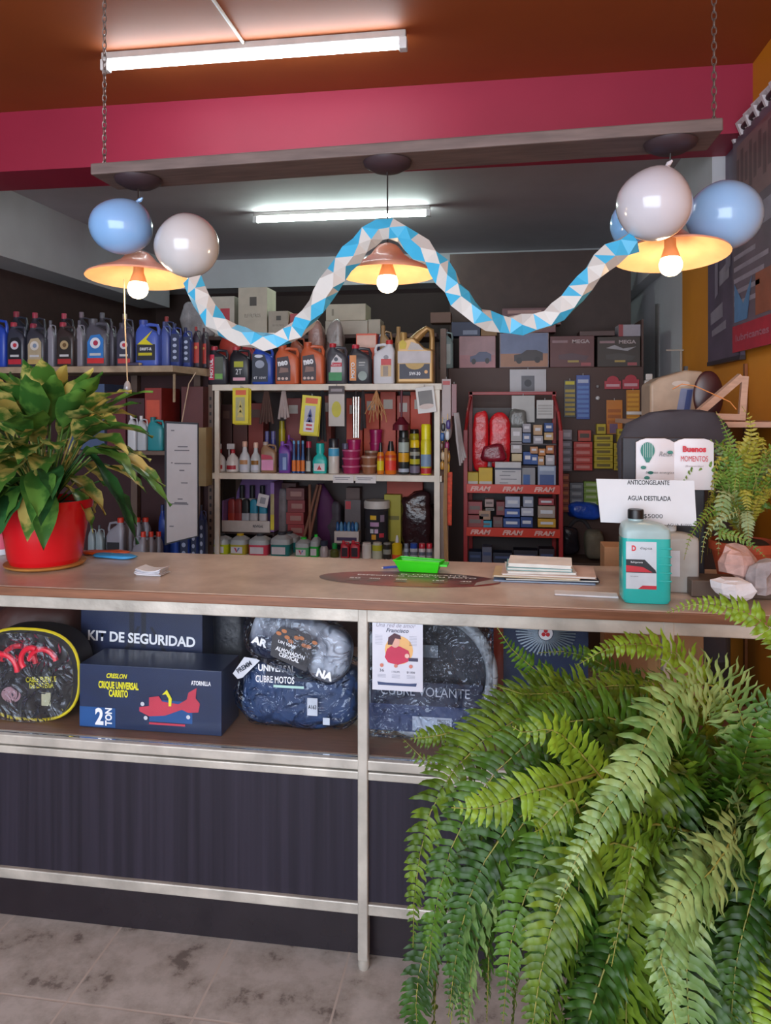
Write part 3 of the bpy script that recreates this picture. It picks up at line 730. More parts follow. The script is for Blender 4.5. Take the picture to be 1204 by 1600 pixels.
# slotted angle at the left
m = MB(); a0 = PX(325, YS+.02)
m.box(a0, a0+.032, .02, .05, 0, ZU-.0); m.build('slotted_post', dark_steel, su)
z_ = .7
while z_ < ZU-.05: MB().quad(a0+.009, a0+.021, z_, z_+.02, .019).build('slot', H('1c1412'), su); z_ += .045
MB().box(sx0+.02, sx1, .45, .46, 0, ZU).build('back_panel', H('3a2826'), su)
MB().box(sx1-.012, sx1+.035, .02, .05, 0, ZM-.04).build('wood_strut', mat('greyish_wood_strut', '8c7a72', .6), su)
# rear high board carrying cream boxes
YR = 4.72
ZR = P(500, 523, YR).z
hb = thing('rear_shelf', 'high rear shelf carrying the cream cartons above the oil bottles', 'shelf', (0, YR, 0))
board(hb, PX(300, YR), PX(682, YR), 0, .4, ZR, .025, mat('dark_wood_board', '54403a', .6))
for xx in (PX(312, YR), PX(500, YR), PX(678, YR)): MB().box(xx-.015, xx+.015, .36, .39, 0, ZR-.025).build('post', dark_steel, hb)

# left shelf
YLf = 3.9
ZLS = P(150, 572, YLf).z
lx0, lx1 = XL+.02, PX(270, YLf)
wornb = mat('worn_cream_shelf_edge', 'a08c74', .6, var=.3, scale=12)
ls = thing('wall_shelf', 'long worn wooden shelf on the left carrying dark and blue oil bottles', 'shelf', (0, YLf, 0))
board(ls, lx0, lx1, 0, .42, ZLS, .036, wornb)
br2 = PX(322, 4.16)
MB().add([(lx1+.001, 0, ZLS-.036), (br2, .27, ZLS-.05), (br2, .42, ZLS-.05), (lx1+.001, .42, ZLS-.036), (lx1+.001, 0, ZLS), (br2, .27, ZLS-.004), (br2, .42, ZLS-.004), (lx1+.001, .42, ZLS)],
   [(0,3,2,1),(4,5,6,7),(0,1,5,4),(1,2,6,5),(2,3,7,6),(3,0,4,7)]).build('corner_board', wornb, ls, bevel=.003)
MB().tube([(PX(277, 4.0), .06, ZLS-.045), (PX(272, 4.0), .1, ZLS-.2)], .008, 6).build('strut', wornb, ls)
for xx in (lx0+.5, lx0+1.1, lx1-.02): MB().box(xx-.02, xx+.02, .38, .42, 0, ZLS-.036).build('post', dark_steel, ls)
ZL2 = P(200, 705, YLf).z; board(ls, lx0, br2-.06, .05, .42, ZL2, .025, dark_steel, 'lower_shelf')
ZL3 = .62; board(ls, lx0, br2-.06, .0, .42, ZL3, .025, dark_steel, 'lower_shelf')
MB().box(lx0, br2, .43, .45, 0, ZLS+.0).build('back_panel', mat('dark_maroon_panel', '3a1c20', .7), ls)

# brown cabinet / peg board
YK = 4.95
kx0, kx1 = PX(700, YK), PX(1005, YK)
ZK = P(850, 574, YK).z
brown = mat('brown_peg_board', '4e342c', .55, var=.06, scale=3)
kb = thing('brown_cabinet', 'tall brown board cabinet at the back right hung with cards and boxes', 'cabinet', (0, YK, 0))
MB().box(kx0, kx1, 0, .45, 0, ZK).build('cabinet_body', brown, kb, bevel=.003)
MB().box(kx0-.02, kx1, .46, .48, 0, 2.62).build('rear_panel', mat('dim_brown_panel', '42302a', .6), kb)
MB().box(kx1-.012, kx1, .0, .46, ZK, ZK+.3).build('side_cheek', brown, kb)
MB().box(kx0-.04, kx0-.005, .05, .45, 0, ZK+.26).build('side_board', H('4a3026'), kb)

# ---------------------------------------------------------------- product builders
def labels(par, m_list):  # (x0,x1,z0,z1,y,col)
    for x0, x1, z0, z1, y, c in m_list:
        MB().quad(x0, x1, z0, z1, y).build('label', H(c), par)
def oil(px0, px1, pyt, zs, Y, col, cap, label, lab=None, grp=None, side=-1, nm='oil_bottle', d=None, rough=.35, rz=0, cut=.14):
    """flat-sided motor oil bottle, slanted shoulder, spout on one side and moulded handle on the other"""
    x0, x1 = PX(px0, Y), PX(px1, Y); w = (x1-x0)*.97; h = P((px0+px1)/2, pyt, Y).z - zs; d = d or max(.055, min(.1, w*.55))
    t = thing(nm, label, 'bottle', ((x0+x1)/2, Y+d/2, zs+.001), rz, grp)
    nx = side*w*.24; nr = w*.15
    s1, s2, s3 = h*.62, h*.78, h*.86
    rings = [se(0,0,0,w*.47,d*.45,5,24), se(0,0,.006,w*.5,d*.5,5,24), se(0,0,s1,w*.5,d*.5,5,24), se(nx*.25,0,s2*.93,w*.45,d*.46,4,24), se(nx*.7,0,s2*1.03,w*.3,d*.38,3,24), se(nx,0,s3,nr*1.15,nr*1.05,2,24), se(nx,0,h*.91,nr,nr,2,24)]
    MB().loft(rings).build('body', mat('bottle_plastic_'+col, col, rough, var=.05), t, smooth=35)
    hx = -side*w*.36
    MB().tube([(hx*1.05,0,s1*.98),(hx*1.18,0,s2),(hx*1.0,0,s3*1.02),(nx+(hx-nx)*.45,0,h*.9),(nx,0,h*.87)], [w*.09,w*.075,w*.07,w*.07,w*.08], 8).build('handle', mat('bottle_plastic_'+col, col, rough), t, smooth=True)
    MB().lathe([(nr*1.12,h*.9),(nr*1.12,h*.99),(nr*1.0,h)], 16, nx, 0).build('cap', H(cap), t, smooth=True)
    if lab: lab(t, w, h, -d/2-.0012)
    return t
def total_lab(c1, c2, c3, ring='c03040'):
    def f(t, w, h, y):
        if c1: MB().poly([(-w*.34,h*.08),(w*.36,h*.08),(w*.36,h*.56),(w*.2,h*.66),(-w*.2,h*.64),(-w*.36,h*.5)], y).build('label', H(c1), t)
        MB().quad(-w*.36, w*.38, h*.06, h*.17, y-.001).build('label_band', H(c3), t)
        MB().disc(0, h*.48, y-.0012, w*.23, w*.23).build('round_logo', H(c2), t)
        MB().disc(w*.02, h*.48, y-.002, w*.11, w*.11).build('logo_centre', H(ring), t)
        MB().quad(-w*.25, w*.25, h*.22, h*.27, y-.0012).build('label_text', H('c8c8cc'), t)
    return f
# left shelf, front row
oil(-22, 8, 492, ZLS, 3.93, '2848b0', '1c2c60', 'bright blue oil bottle cut off by the left edge of the picture', grp=None)
oil(9, 37, 503, ZLS, 3.93, '3a3c4a', 'a03040', 'charcoal oil bottle with white round logo, second on the left shelf', total_lab('1c1c24', 'd0c8d4', 'b82838'))
oil(39, 69, 505, ZLS, 3.93, '3c3c46', '8a2c40', 'charcoal oil bottle with tan label above the variegated plant', total_lab('b0a084', 'd4ccc4', 'b89a60', '8090a8'))
oil(71, 84, 500, ZLS, 3.97, '85828c', '5c5c66', 'grey oil bottle turned edge-on right of the tan label', None)
oil(86, 115, 503, ZLS, 3.93, '3a3030', '9c3444', 'dark oil bottle with gold round logo and red base band', total_lab('2c2420', 'b09870', 'a82c2c', '6c5030'))
oil(116, 129, 500, ZLS, 3.97, '85808a', '54505c', 'grey oil bottle turned edge-on left of the blue label bottle', None)
oil(131, 167, 497, ZLS, 3.93, '55545e', '54545c', 'grey oil bottle with blue label and red base band', total_lab('2f78c4', 'dce0ec', 'c82c30', 'b03050'))
oil(168, 178, 502, ZLS, 3.97, '484450', '3c3840', 'dark oil bottle edge-on right of the blue label bottle', None)
oil(180, 207, 504, ZLS, 3.93, '4a4858', '4a4650', 'dark oil bottle with white logo behind the pull cord', total_lab('34344a', 'd4d0d8', 'b84040'))
def wolf(t, w, h, y):
    MB().quad(-w*.4, w*.38, h*.12, h*.46, y).build('label', H('24242e'), t)
    MB().poly([(-w*.36,h*.46),(w*.28,h*.76),(w*.02,h*.56),(w*.3,h*.45)], y-.001).build('yellow_swoosh', H('d8cc10'), t)
    text('DRIFT-R', t, 0, h*.36, w*.5, h*.06, white_ink, y-.001, bold=.04); MB().quad(-w*.32, w*.26, h*.22, h*.28, y-.001).build('yellow_band', H('c8bc10'), t)
oil(209, 247, 499, ZLS, 3.93, '4860b8', '3c4c98', 'blue oil bottle with yellow swoosh logo at the right of the left shelf', wolf)
oil(249, 264, 502, ZLS, 3.98, '4a5a9c', '3c4878', 'blue oil bottle edge-on right of the yellow swoosh bottle', None)
def blab(t, w, h, y):
    MB().quad(-w*.4, w*.4, h*.1, h*.75, y).build('label', H('222c50'), t)
    for k in range(4): MB().disc(0, h*(.2+.14*k), y-.001, w*.2, h*.04).build('label_mark', H('a8b4d0'), t)
oil(265, 281, 505, ZLS, 3.99, '2f3f80', '2c3458', 'navy oil bottle with pale marks, left of two at the shelf corner', blab)
oil(283, 298, 511, ZLS, 4.04, '2f3f80', '2c3458', 'navy oil bottle with pale marks, right of two at the shelf corner', blab)
def rlab(t, w, h, y): MB().quad(-w*.42, w*.42, h*.1, h*.6, y).build('label', H('b83c34'), t); MB().disc(0, h*.48, y-.001, w*.2, w*.2).build('label_mark', H('d8a060'), t)
oil(300, 312, 510, ZLS, 4.1, '3a3440', '9c3030', 'dark oil bottle with red label at the end of the left shelf', rlab)
oil(313, 323, 512, ZLS, 4.16, '3a3440', '4c3030', 'narrow dark bottle with red label touching the slotted post', rlab)
# left shelf, second row
for i, (a_, b_, tp, c_, kc, lb) in enumerate(((14,40,486,'2e3440','8a3040','slate'),(44,68,488,'34343e','a03448','slate with red cap'),(90,112,489,'2c2830','a83c50','black with pink cap'),(118,138,487,'3c3a42','70606a','grey'),(150,172,488,'404048','5a5a62','smoky grey'),(186,206,490,'404050','9a8a80','dull blue grey'),(252,270,494,'3c4468','8a3030','blue grey with red cap'))):
    oil(a_, b_, tp, ZLS, 4.14, c_, kc, lb + ' oil bottle in the rear row of the left shelf', None)
# small silver tube lying on the shelf edge
t = thing('sealant_tube', 'small dark tube lying on the edge of the left shelf', 'tube', (PX(210, 3.915), 3.912, ZLS+.01))
MB().tube([(-.035,0,0),(.03,0,0)], .009, 10).build('tube', H('4c4860'), t, smooth=True); MB().tube([(.03,0,0),(.045,0,0)], [.008,.005], 8).build('cap', H('b09878'), t)

# under the left shelf
def carton(px0, px1, pyt, pyb, Y, d, col, label, cat='box', zs=None, grp=None, nm='carton', dec=None, rz=0, rough=.5):
    x0, x1 = PX(px0, Y), PX(px1, Y); pc = (px0+px1)/2; z0 = P(pc, pyb, Y).z if zs is None else zs; h = P(pc, pyt, Y).z - z0; w = x1-x0
    t = thing(nm, label, cat, ((x0+x1)/2, Y, z0+.001), rz, grp)
    MB().box(-w/2, w/2, 0, d, 0, h-.001).build('box_body', mat('card_'+col, col, rough, var=.08), t, bevel=min(.002, w*.05))
    if dec: dec(t, w, h, -.0012)
    return t
def strip(c, z0=.3, z1=.6, x0=-.4, x1=.4):
    def f(t, w, h, y): MB().quad(w*x0, w*x1, h*z0, h*z1, y).build('label', H(c), t)
    return f
def word(s, c, z=.5, ww=.8, hh=.3, bg=None, x=0, rot=0, sh=0):
    def f(t, w, h, y):
        if bg: MB().quad(-w*.46, w*.46, h*(z-hh*.75), h*(z+hh*.75), y).build('label', H(bg), t)
        text(s, t, x*w, h*z, w*ww, h*hh, H(c), y-.001, bold=.03, rot=rot, shear=sh)
    return f
def multi(*fs):
    def f(t, w, h, y):
        for g_ in fs: g_(t, w, h, y)
    return f
carton(106, 163, 600, 705, 3.99, .3, '46587c', 'blue-grey carton on the lower left shelf above the plant', zs=ZL2)
carton(164, 196, 612, 705, 4.02, .25, '5c1c28', 'maroon carton right of the blue-grey carton under the left shelf', zs=ZL2)
carton(226, 252, 606, 705, 4.02, .25, '8c2c28', 'red carton under the left shelf near its right end', zs=ZL2, dec=strip('c04c34', .4, .8))
carton(197, 225, 622, 705, 4.04, .25, '3c1820', 'dark maroon carton between two redder ones under the left shelf', zs=ZL2)
carton(283, 317, 604, 700, 4.14, .18, '5c2c2c', 'dull red carton behind the top of the whiteboard', zs=ZL2)
def lying(px, py, Y, col, label, n=None):
    p = P(px, py, Y); t = thing('grease_bottle', label, 'bottle', (p.x, Y, p.z))
    return t
for i, (a_, b_, tp, c_, kc, lb) in enumerate(((198,212,648,'c8ccd2','e0e0e4','white spray bottle leaning on the lower left shelf'),(213,228,650,'b8bec4','d8d8dc','pale grey bottle next to the leaning white bottle'),(229,254,652,'2f8c94','206c74','teal bottle under the left shelf next to the whiteboard'))):
    oil(a_, b_, tp, ZL2, 3.97, c_, kc, lb, None)
for i in range(4):
    oil(164+13*i, 192+13*i, 810, ZL3, 3.93+.07*i if i else 3.92, '8c8c98', 'c83828', ['first','second','third','fourth'][i] + ' grey red-capped bottle of the back row by the flower pot', None if i else (lambda t,w,h,y: MB().quad(-w*.4,w*.3,h*.15,h*.5,y).build('label', H('1c1c24'), t)), grp=None, side=1)
for i in range(3):
    oil(204+12*i, 226+12*i, 832, ZL3-.05, 3.72+.06*i, '80808c', 'c83828', ['first','second','third'][i] + ' grey red-capped bottle in the short front row left of the blue bottles', (lambda t,w,h,y: MB().quad(-w*.4,w*.3,h*.15,h*.5,y).build('label', H('1c1c24'), t)) if i == 0 else None, side=1)
low = thing('low_shelf', 'low dark shelf carrying small grey bottles behind the counter', 'shelf', (0, 3.7, 0))
board(low, PX(135, 3.7), PX(255, 3.7), 0, .19, ZL3-.05, .02, dark_steel)
MB().box(PX(138,3.7), PX(150,3.7), .1, .13, 0, ZL3-.07).build('leg', dark_steel, low); MB().box(PX(240,3.7), PX(250,3.7), .1, .13, 0, ZL3-.07).build('leg', dark_steel, low)
for i, (a_, b_) in enumerate(((136,147),(148,160))):
    oil(a_, b_, 822, ZL3, 3.93, '8a9aa0', '505860', ['left','right'][i] + ' one of two slim grey bottles beside the flower pot', None)
for i, (a_, b_, c_, kc) in enumerate(((246,262,'1c3c8c','182c60'),(263,278,'2448a0','1c2c58'),(279,295,'1c3c98','1c2848'),(296,308,'24408c','141c38'),(309,320,'1c2c60','181c30'))):
    oil(a_, b_, 790 + (i % 2)*8, ZL3, 3.95 + .03*i, c_, kc, ['first','second','third','fourth','fifth'][i] + ' blue oil bottle counted from the left beneath the whiteboard', blab if i > 1 else None)
carton(300, 322, 668, 760, 4.13, .15, 'a08c60', 'tan carton glimpsed right of the whiteboard', zs=None)

# whiteboard hanging from the left shelf
a = P(257, 852, 3.72); b = P(309, 658, 3.72)
t = thing('whiteboard', 'narrow white notice board in a dark frame with faint handwriting', 'whiteboard', ((a.x+b.x)/2, 3.72, a.z))
w = b.x-a.x; h = b.z-a.z
MB().prism([(-w/2,0),(w/2,.05),(w/2,h-.01),(-w/2,h)], 0, .012).build('frame', H('30343c'), t)
MB().poly([(-w/2+.012,.012),(w/2-.003,.055),(w/2-.003,h-.018),(-w/2+.012,h-.012)], -.001).build('writing_surface', mat('glossy_white_board', 'c2c0c4', .25, var=.03), t)
m = MB()
for zz, x0, x1 in ((.92,-.3,-.2),(.79,-.1,.2),(.76,-.2,.25),(.66,-.3,-.25),(.655,-.2,.3),(.6,-.05,.1),(.5,0,.2),(.37,-.1,.05),(.33,-.35,.22),(.34,-.2,.18),(.15,-.35,-.22)):
    m.quad(w*x0, w*x1, h*zz, h*zz+.006, -.0018)
m.build('handwriting', H('6c6c74'), t)
MB().tube([(0,.006,h-.01),(.0,.1,h+.2),(0,.19,ZLS-.04-a.z)], .003, 6).build('hanging_string', H('c0a890'), t)

# ---------------------------------------------------------------- white unit, top row
YT = 4.22
def motul(t, w, h, y):
    MB().quad(-w*.42, -w*.14, h*.12, h*.78, y).build('label', H('c82848'), t); text('MOTUL', t, -w*.28, h*.42, h*.5, w*.16, white_ink, y-.001, rot=PI/2, bold=.04)
    MB().quad(-w*.12, w*.3, h*.12, h*.72, y).build('label', H('50584c'), t); MB().quad(-w*.1, w*.28, h*.15, h*.28, y-.001).build('label', H('70a850'), t)
oil(323, 355, 541, ZU, YT, '2c2c34', 'b03040', 'dark oil bottle with upright red brand strip, first on the white shelf', motul)
def l2(t, w, h, y): MB().quad(-w*.25, w*.2, h*.45, h*.6, y).build('label', H('a8ac20'), t); MB().quad(-w*.3, w*.3, h*.1, h*.18, y).build('label', H('d8a0b0'), t); text('2T', t, -w*.02, h*.33, w*.3, h*.14, white_ink, y)
oil(357, 390, 541, ZU, YT, '1f1f26', 'b83c44', 'black oil bottle with olive square label, second on the white shelf', l2)
def l3(t, w, h, y): MB().poly([(-w*.46,h*.06),(w*.28,h*.06),(w*.28,h*.5),(w*.12,h*.74),(-w*.46,h*.76)], y).build('label', H('20283c'), t); MB().disc(-w*.1,h*.5,y-.001,w*.22,h*.1).build('label_mark', H('9aa4b8'), t); MB().disc(-w*.15,h*.7,y-.001,w*.2,h*.04).build('label_mark', H('d0d8e8'), t); text('4T 10W', t, -w*.1, h*.16, w*.6, h*.06, white_ink, y-.001)
oil(392, 426, 538, ZU, YT, '2448a8', '1c3470', 'royal blue motor oil bottle beneath the garland', l3)
def nao(t, w, h, y):
    MB().poly([(-w*.4,h*.08),(w*.18,h*.08),(w*.18,h*.45),(w*.08,h*.7),(-w*.4,h*.66)], y).build('label', H('3c2c34'), t); text('neo', t, -w*.14, h*.52, w*.42, h*.12, white_ink, y-.001, bold=.06, rot=.15)
    for k in (-.3, -.14, .02): MB().disc(w*k, h*.14, y-.001, w*.06, w*.06).build('label_mark', H('d0b8b0'), t)
    MB().poly([(-w*.3,h*.28),(w*.1,h*.3),(w*.08,h*.4),(-w*.25,h*.42)], y-.001).build('label_mark', H('8c6c64'), t)
oil(428, 466, 538, ZU, YT, 'c8623c', 'c05a38', 'orange neo oil bottle, left of the pair on the white shelf', nao)
oil(468, 506, 534, ZU, YT, 'c8623c', 'b85434', 'orange neo oil bottle, right of the pair on the white shelf', nao)
def cas(t, w, h, y):
    MB().poly([(-w*.34,h*.1),(w*.26,h*.1),(w*.26,h*.6),(0,h*.72),(-w*.24,h*.55)], y).build('label', H('d4d0d4'), t)
    MB().quad(-w*.38, w*.26, h*.08, h*.28, y-.001).build('label_green', H('2c8c50'), t); MB().poly([(-w*.3,h*.42),(w*.26,h*.42),(w*.26,h*.52),(-w*.2,h*.52)], y-.001).build('label_red', H('c82c40'), t)
    text('Castrol', t, -w*.02, h*.47, w*.42, h*.05, white_ink, y-.002); MB().disc(-w*.02, h*.6, y-.001, w*.1, w*.1).build('logo_ring', H('505460'), t)
oil(509, 542, 536, ZU, YT, '45444c', 'c02c38', 'grey oil bottle with white, red and green label', cas)
def go(t, w, h, y):
    MB().quad(-w*.46, -w*.16, h*.08, h*.72, y).build('label', H('d88a48'), t); text('MOTO', t, -w*.31, h*.34, h*.4, w*.16, white_ink, y-.001, rot=PI/2, bold=.03)
    MB().disc(w*.12, h*.2, y-.001, w*.2, h*.12).build('motorcycle_print', H('90a09c'), t); MB().quad(-w*.05, w*.24, h*.52, h*.55, y-.001).quad(-w*.05, w*.2, h*.46, h*.48, y-.001).build('label_text', H('c0c0c0'), t)
oil(544, 580, 538, ZU, YT, '34333a', 'c02c40', 'charcoal oil bottle with upright orange strip and motorcycle print', go)
def wh(t, w, h, y):
    MB().quad(-w*.12, w*.36, h*.42, h*.56, y-.001).build('label_red', H('c83a3c'), t); MB().quad(-w*.14, w*.36, h*.16, h*.42, y).build('label_gold', H('d0b080'), t); MB().quad(-w*.02, w*.22, h*.17, h*.4, y-.001).build('label_panel', H('9a8c80'), t)
    MB().disc(w*.12, h*.6, y-.001, w*.12, w*.1).build('logo_ring', H('8c8c94'), t)
oil(582, 616, 531, ZU, YT, 'd4d4da', 'c03030', 'white oil bottle with red cap left of the gold jug', wh, side=1)
# gold 5 litre jug
x0, x1 = PX(619, YT), PX(677, YT); w = x1-x0; h = P(650, 509, YT).z - ZU; d = .12
t = thing('oil_jug', 'large gold oil jug with side handle and white price card', 'jug', ((x0+x1)/2, YT+d/2, ZU+.001))
gold = mat('satin_gold_plastic', 'a8834f', .35, .3, var=.05)
out = [(-w*.5,0),(w*.5,0),(w*.5,h*.62),(w*.5,h*.95),(w*.4,h),(w*.2,h*.98),(-w*.12,h*.78),(-w*.5,h*.72)]
MB().prism([(-w*.5,0),(w*.5,0),(w*.5,h*.58),(w*.24,h*.62),(-w*.02,h*.8),(-w*.12,h*.8),(-w*.5,h*.72)], -d/2, d/2).build('body', gold, t, bevel=.012, seg=3)
MB().tube([(w*.43,0,h*.5),(w*.44,0,h*.78),(w*.42,0,h*.93),(w*.3,0,h*.965),(w*.1,0,h*.86),(-w*.08,0,h*.74)], [.018,.015,.016,.018,.026,.03], 12).build('handle', gold, t, smooth=True)
MB().lathe([(.021,h*.7),(.021,h*.88),(.018,h*.9)], 18, -w*.34, 0).build('cap', mat('gold_screw_cap','b8965c',.35,.3), t, smooth=True)
MB().quad(-w*.42, w*.4, h*.08, h*.34, -d/2-.001).build('label', H('2c2c40'), t); MB().disc(0, h*.36, -d/2-.002, w*.26, h*.12).build('label_seal', H('c09c50'), t)
text('5W-30', t, 0, h*.17, w*.3, h*.06, white_ink, -d/2-.003, bold=.03)
MB().disc(w*.3, h*.2, -d/2-.003, .01).build('label_mark', H('e8b070'), t)
MB().prism([(-w*.46,h*.35),(w*.42,h*.35),(w*.42,h*.56),(-w*.46,h*.56)], -d/2-.006, -d/2-.004).build('price_card', H('c2bcc0'), t)
MB().poly([(-w*.42,h*.6),(-w*.25,h*.6),(-w*.22,h*.7),(-w*.32,h*.76),(-w*.42,h*.72)], -d/2-.0015).build('yellow_tag', H('c8b010'), t)
MB().poly([(-w*.2,h*.58),(w*.25,h*.58),(w*.1,h*.68),(-w*.1,h*.72)], -d/2-.0015).build('pale_tag', H('bcb4b0'), t)
# behind the front row on the white unit
YB2 = 4.42
for i, (a_, b_, tp, c_, lb) in enumerate(((340,374,516,'a83c30','rust-red round bottle behind the first oil bottles'),(376,398,528,'9c3438','dull red-capped bottle behind the olive label bottle'),(452,476,520,'8c4c34','brown orange bottle behind the orange pair, left'),(508,526,520,'5c4a44','murky brown bottle behind the grey bottle'),(592,612,508,'9c7c54','slim gold bottle behind the white oil bottle'),(616,636,510,'a88658','slim gold bottle behind the gold jug'))):
    oil(a_, b_, tp, ZU, YB2, c_, c_, lb, None)
def bagm(px0, px1, pyt, pyb, Y, col, label, cat='bag', nm='plastic_bag', dd=.05, zs=None, hang=False, lump=.25, rough=.25, alpha=1.0):
    x0, x1 = PX(px0, Y), PX(px1, Y); pc = (px0+px1)/2; z0 = P(pc, pyb, Y).z if zs is None else zs; h = P(pc, pyt, Y).z - z0; w = x1-x0
    t = thing(nm, label, cat, ((x0+x1)/2, Y+dd, z0+.001))
    MB().ball((0,0,h/2), w/2, dd, h/2, 26, 16, p=.5, lump=lump, ls=14, seed=px0).build('bag_body', mat('bag_'+col, col, rough, var=.25, bump=.6, bscale=25), t, smooth='all')
    return t
bagm(478, 506, 509, 540, 4.40, '8c6a60', 'crumpled brown translucent bag above the orange bottles', zs=ZU, dd=.05)
bagm(508, 534, 502, 540, 4.42, '8a8480', 'grey clear bag stuffed above the grey oil bottle', zs=ZU, dd=.05)
def l4(t, w, h, y): MB().quad(-w*.46, w*.46, h*.72, h*.96, y).build('label', H('d8b0a0'), t); MB().quad(-w*.4, w*.2, h*.6, h*.64, y).build('label', H('882020'), t)
carton(556, 588, 521, 545, 4.40, .1, 'd85c40', 'orange-red carton with pale top band behind the oil bottles', zs=ZU, dec=l4)
t = thing('blue_dish', 'round blue dish leaning behind the orange-red carton', 'dish', (PX(553, 4.53), 4.54, ZU+.001)); MB().ball((0,0,.1),.075,.012,.1,24,14).build('dish', H('3c5490'), t, smooth='all')
bagm(588, 606, 522, 545, 4.46, '4a5478', 'blue-grey foil pouch behind the white bottle', zs=ZU, dd=.03)
# cream cartons on the rear shelf
cream = 'b9b4a6'
def stamp(t, w, h, y): MB().quad(-w*.1, w*.14, h*.62, h*.8, y).build('stamp', H('4c4840'), t); text('ELF FILTROS', t, 0, h*.42, w*.55, h*.07, H('6a665c'), y)
carton(330, 366, 463, 523, 4.80, .2, cream, 'cream carton with red print at the left of the rear shelf', zs=ZR, dec=strip('b83c48', .3, .7, -.1, .3))
carton(372, 417, 449, 523, 4.76, .2, 'b8b2a0', 'tallest cream carton on the rear shelf, with black stamp', zs=ZR, dec=stamp)
carton(419, 450, 486, 523, 4.75, .2, 'a39c8c', 'low cream carton right of the tallest one', zs=ZR, dec=stamp)
tt = carton(508, 574, 501, 523, 4.75, .2, 'b8b2a2', 'wide cream carton at the bottom of the two-high stack', zs=ZR)
hz = P(541, 501, 4.75).z
carton(509, 571, 475, 501, 4.75, .2, 'bab49f', 'wide cream carton on top of the two-high stack', zs=hz+.0, dec=strip('86806c', .3, .7, -.35, -.3))
carton(575, 594, 499, 523, 4.77, .15, 'b4ae9c', 'small cream carton right of the two-high stack', zs=ZR)
bagm(280, 330, 470, 500, 4.74, '9a9a9c', 'grey plastic sheet bundle at the left end of the rear shelf', zs=ZR, dd=.06)
carton(453, 470, 490, 523, 4.78, .12, 'b04c50', 'narrow reddish carton beside the low cream carton', zs=ZR)

# ---------------------------------------------------------------- white unit, middle shelf
YM = 4.24
def lathe_item(nm, cat, px0, px1, pyt, zs, Y, parts, label, rz=0, grp=None):
    """parts: (name, colour, [(radius fraction, height fraction)...])"""
    x0, x1 = PX(px0, Y), PX(px1, Y); R = (x1-x0)/2; h = P((px0+px1)/2, pyt, Y).z - zs
    t = thing(nm, label, cat, ((x0+x1)/2, Y+R, zs+.001), rz, grp)
    for pn, col, prof in parts:
        m = mat('glossy_'+col, col, .3, var=.05) if isinstance(col, str) else col
        MB().lathe([(R*r, h*z) for r, z in prof], 20).build(pn, m, t, smooth=35)
    return t, R, h
def arc(t, R, h, z0, z1, col, a=.5, nm='label'):
    MB().lathe([(R*1.01, h*z0), (R*1.01, h*z1)], 12, cap=False, a0=-PI/2-a*PI/2, a1=-PI/2+a*PI/2).build(nm, H(col), t, smooth=True)
def spray(px0, px1, tp, zs, Y, body, band, label):
    t, R, h = lathe_item('spray_bottle', 'bottle', px0, px1, tp, zs, Y, [('body', body, [(.9,0),(1,.03),(1,.35),(.75,.52),(.35,.62),(.3,.66)]), ('collar', band, [(.36,.66),(.36,.78),(.3,.8)])], label)
    MB().box(-R*.9, R*.3, -R*.25, R*.25, h*.8, h*1.0).box(-R*.7, -R*.5, -R*.1, R*.1, h*.55, h*.8).build('trigger', H('b8b8bc'), t, bevel=.004)
    arc(t, R, h, .1, .24, band); return t
spray(330, 349, 694, ZM, YM+.03, 'd6d2d0', 'a82c38', 'white trigger spray bottle partly behind the left shelf post')
spray(350, 370, 694, ZM, YM, 'd2cecc', 'a42838', 'white trigger spray bottle with red collar, clear of the post')
def longneck(px0, px1, tp, body, cap, lab1, label):
    t, R, h = lathe_item('additive_bottle', 'bottle', px0, px1, tp, ZM, YM, [('body', body, [(.9,0),(1,.03),(1,.42),(.8,.56),(.45,.66),(.35,.82)]), ('cap', cap, [(.46,.82),(.46,.97),(.38,1)])], label)
    arc(t, R, h, .08, .24, 'c0c4d4'); arc(t, R, h, .26, .4, lab1); return t
longneck(371, 388, 690, 'c8ccd4', 'd0a898', 'b8885c', 'white long-necked bottle with tan label band')
longneck(389, 405, 692, 'b8bcc0', 'd4b0a0', '8c5c1c', 'white long-necked bottle with dark amber label band')
def l5(t, w, h, y): MB().quad(-w*.42, w*.34, h*.08, h*.42, y).build('label', H('d48cb4'), t); MB().poly([(-w*.42,h*.44),(w*.34,h*.44),(w*.2,h*.56),(-w*.42,h*.6)], y).build('label_red', H('b8304c'), t)
oil(406, 431, 691, ZM, YM, '8c6c50', 'a89890', 'amber flat bottle with pink label on the middle shelf', l5)
for i, (a_, b_) in enumerate(((412,420),(421,430))):
    t, R, h = lathe_item('spray_can', 'can', a_, b_, 674, ZM, YM+.1, [('can_body', '3a3c78', [(1,0),(1,.75),(.9,.8)]), ('cap', '5c5c90', [(.8,.8),(.8,1)])], ['left','right'][i] + ' of two indigo cans behind the amber bottle')
def l6(t, w, h, y): MB().quad(-w*.4, w*.3, h*.08, h*.62, y).build('label', H('3c4c94'), t); MB().quad(-w*.1, w*.2, h*.1, h*.5, y-.001).build('label_mark', H('8aa0cc'), t)
oil(434, 453, 690, ZM, YM, '6c3c98', '7c4cac', 'violet bottle with blue label on the middle shelf', l6)
oil(446, 458, 680, ZM, YM+.11, '6a2c84', '8a3c98', 'purple bottle peeking from behind the violet one', None)
t, R, h = lathe_item('spray_can', 'can', 434, 444, 658, ZM, YM+.2, [('can_body', 'b0a020', [(1,0),(1,.8),(.9,.84)]), ('cap', 'a89a20', [(.8,.84),(.8,1)])], 'yellow can at the back between the violet bottles')
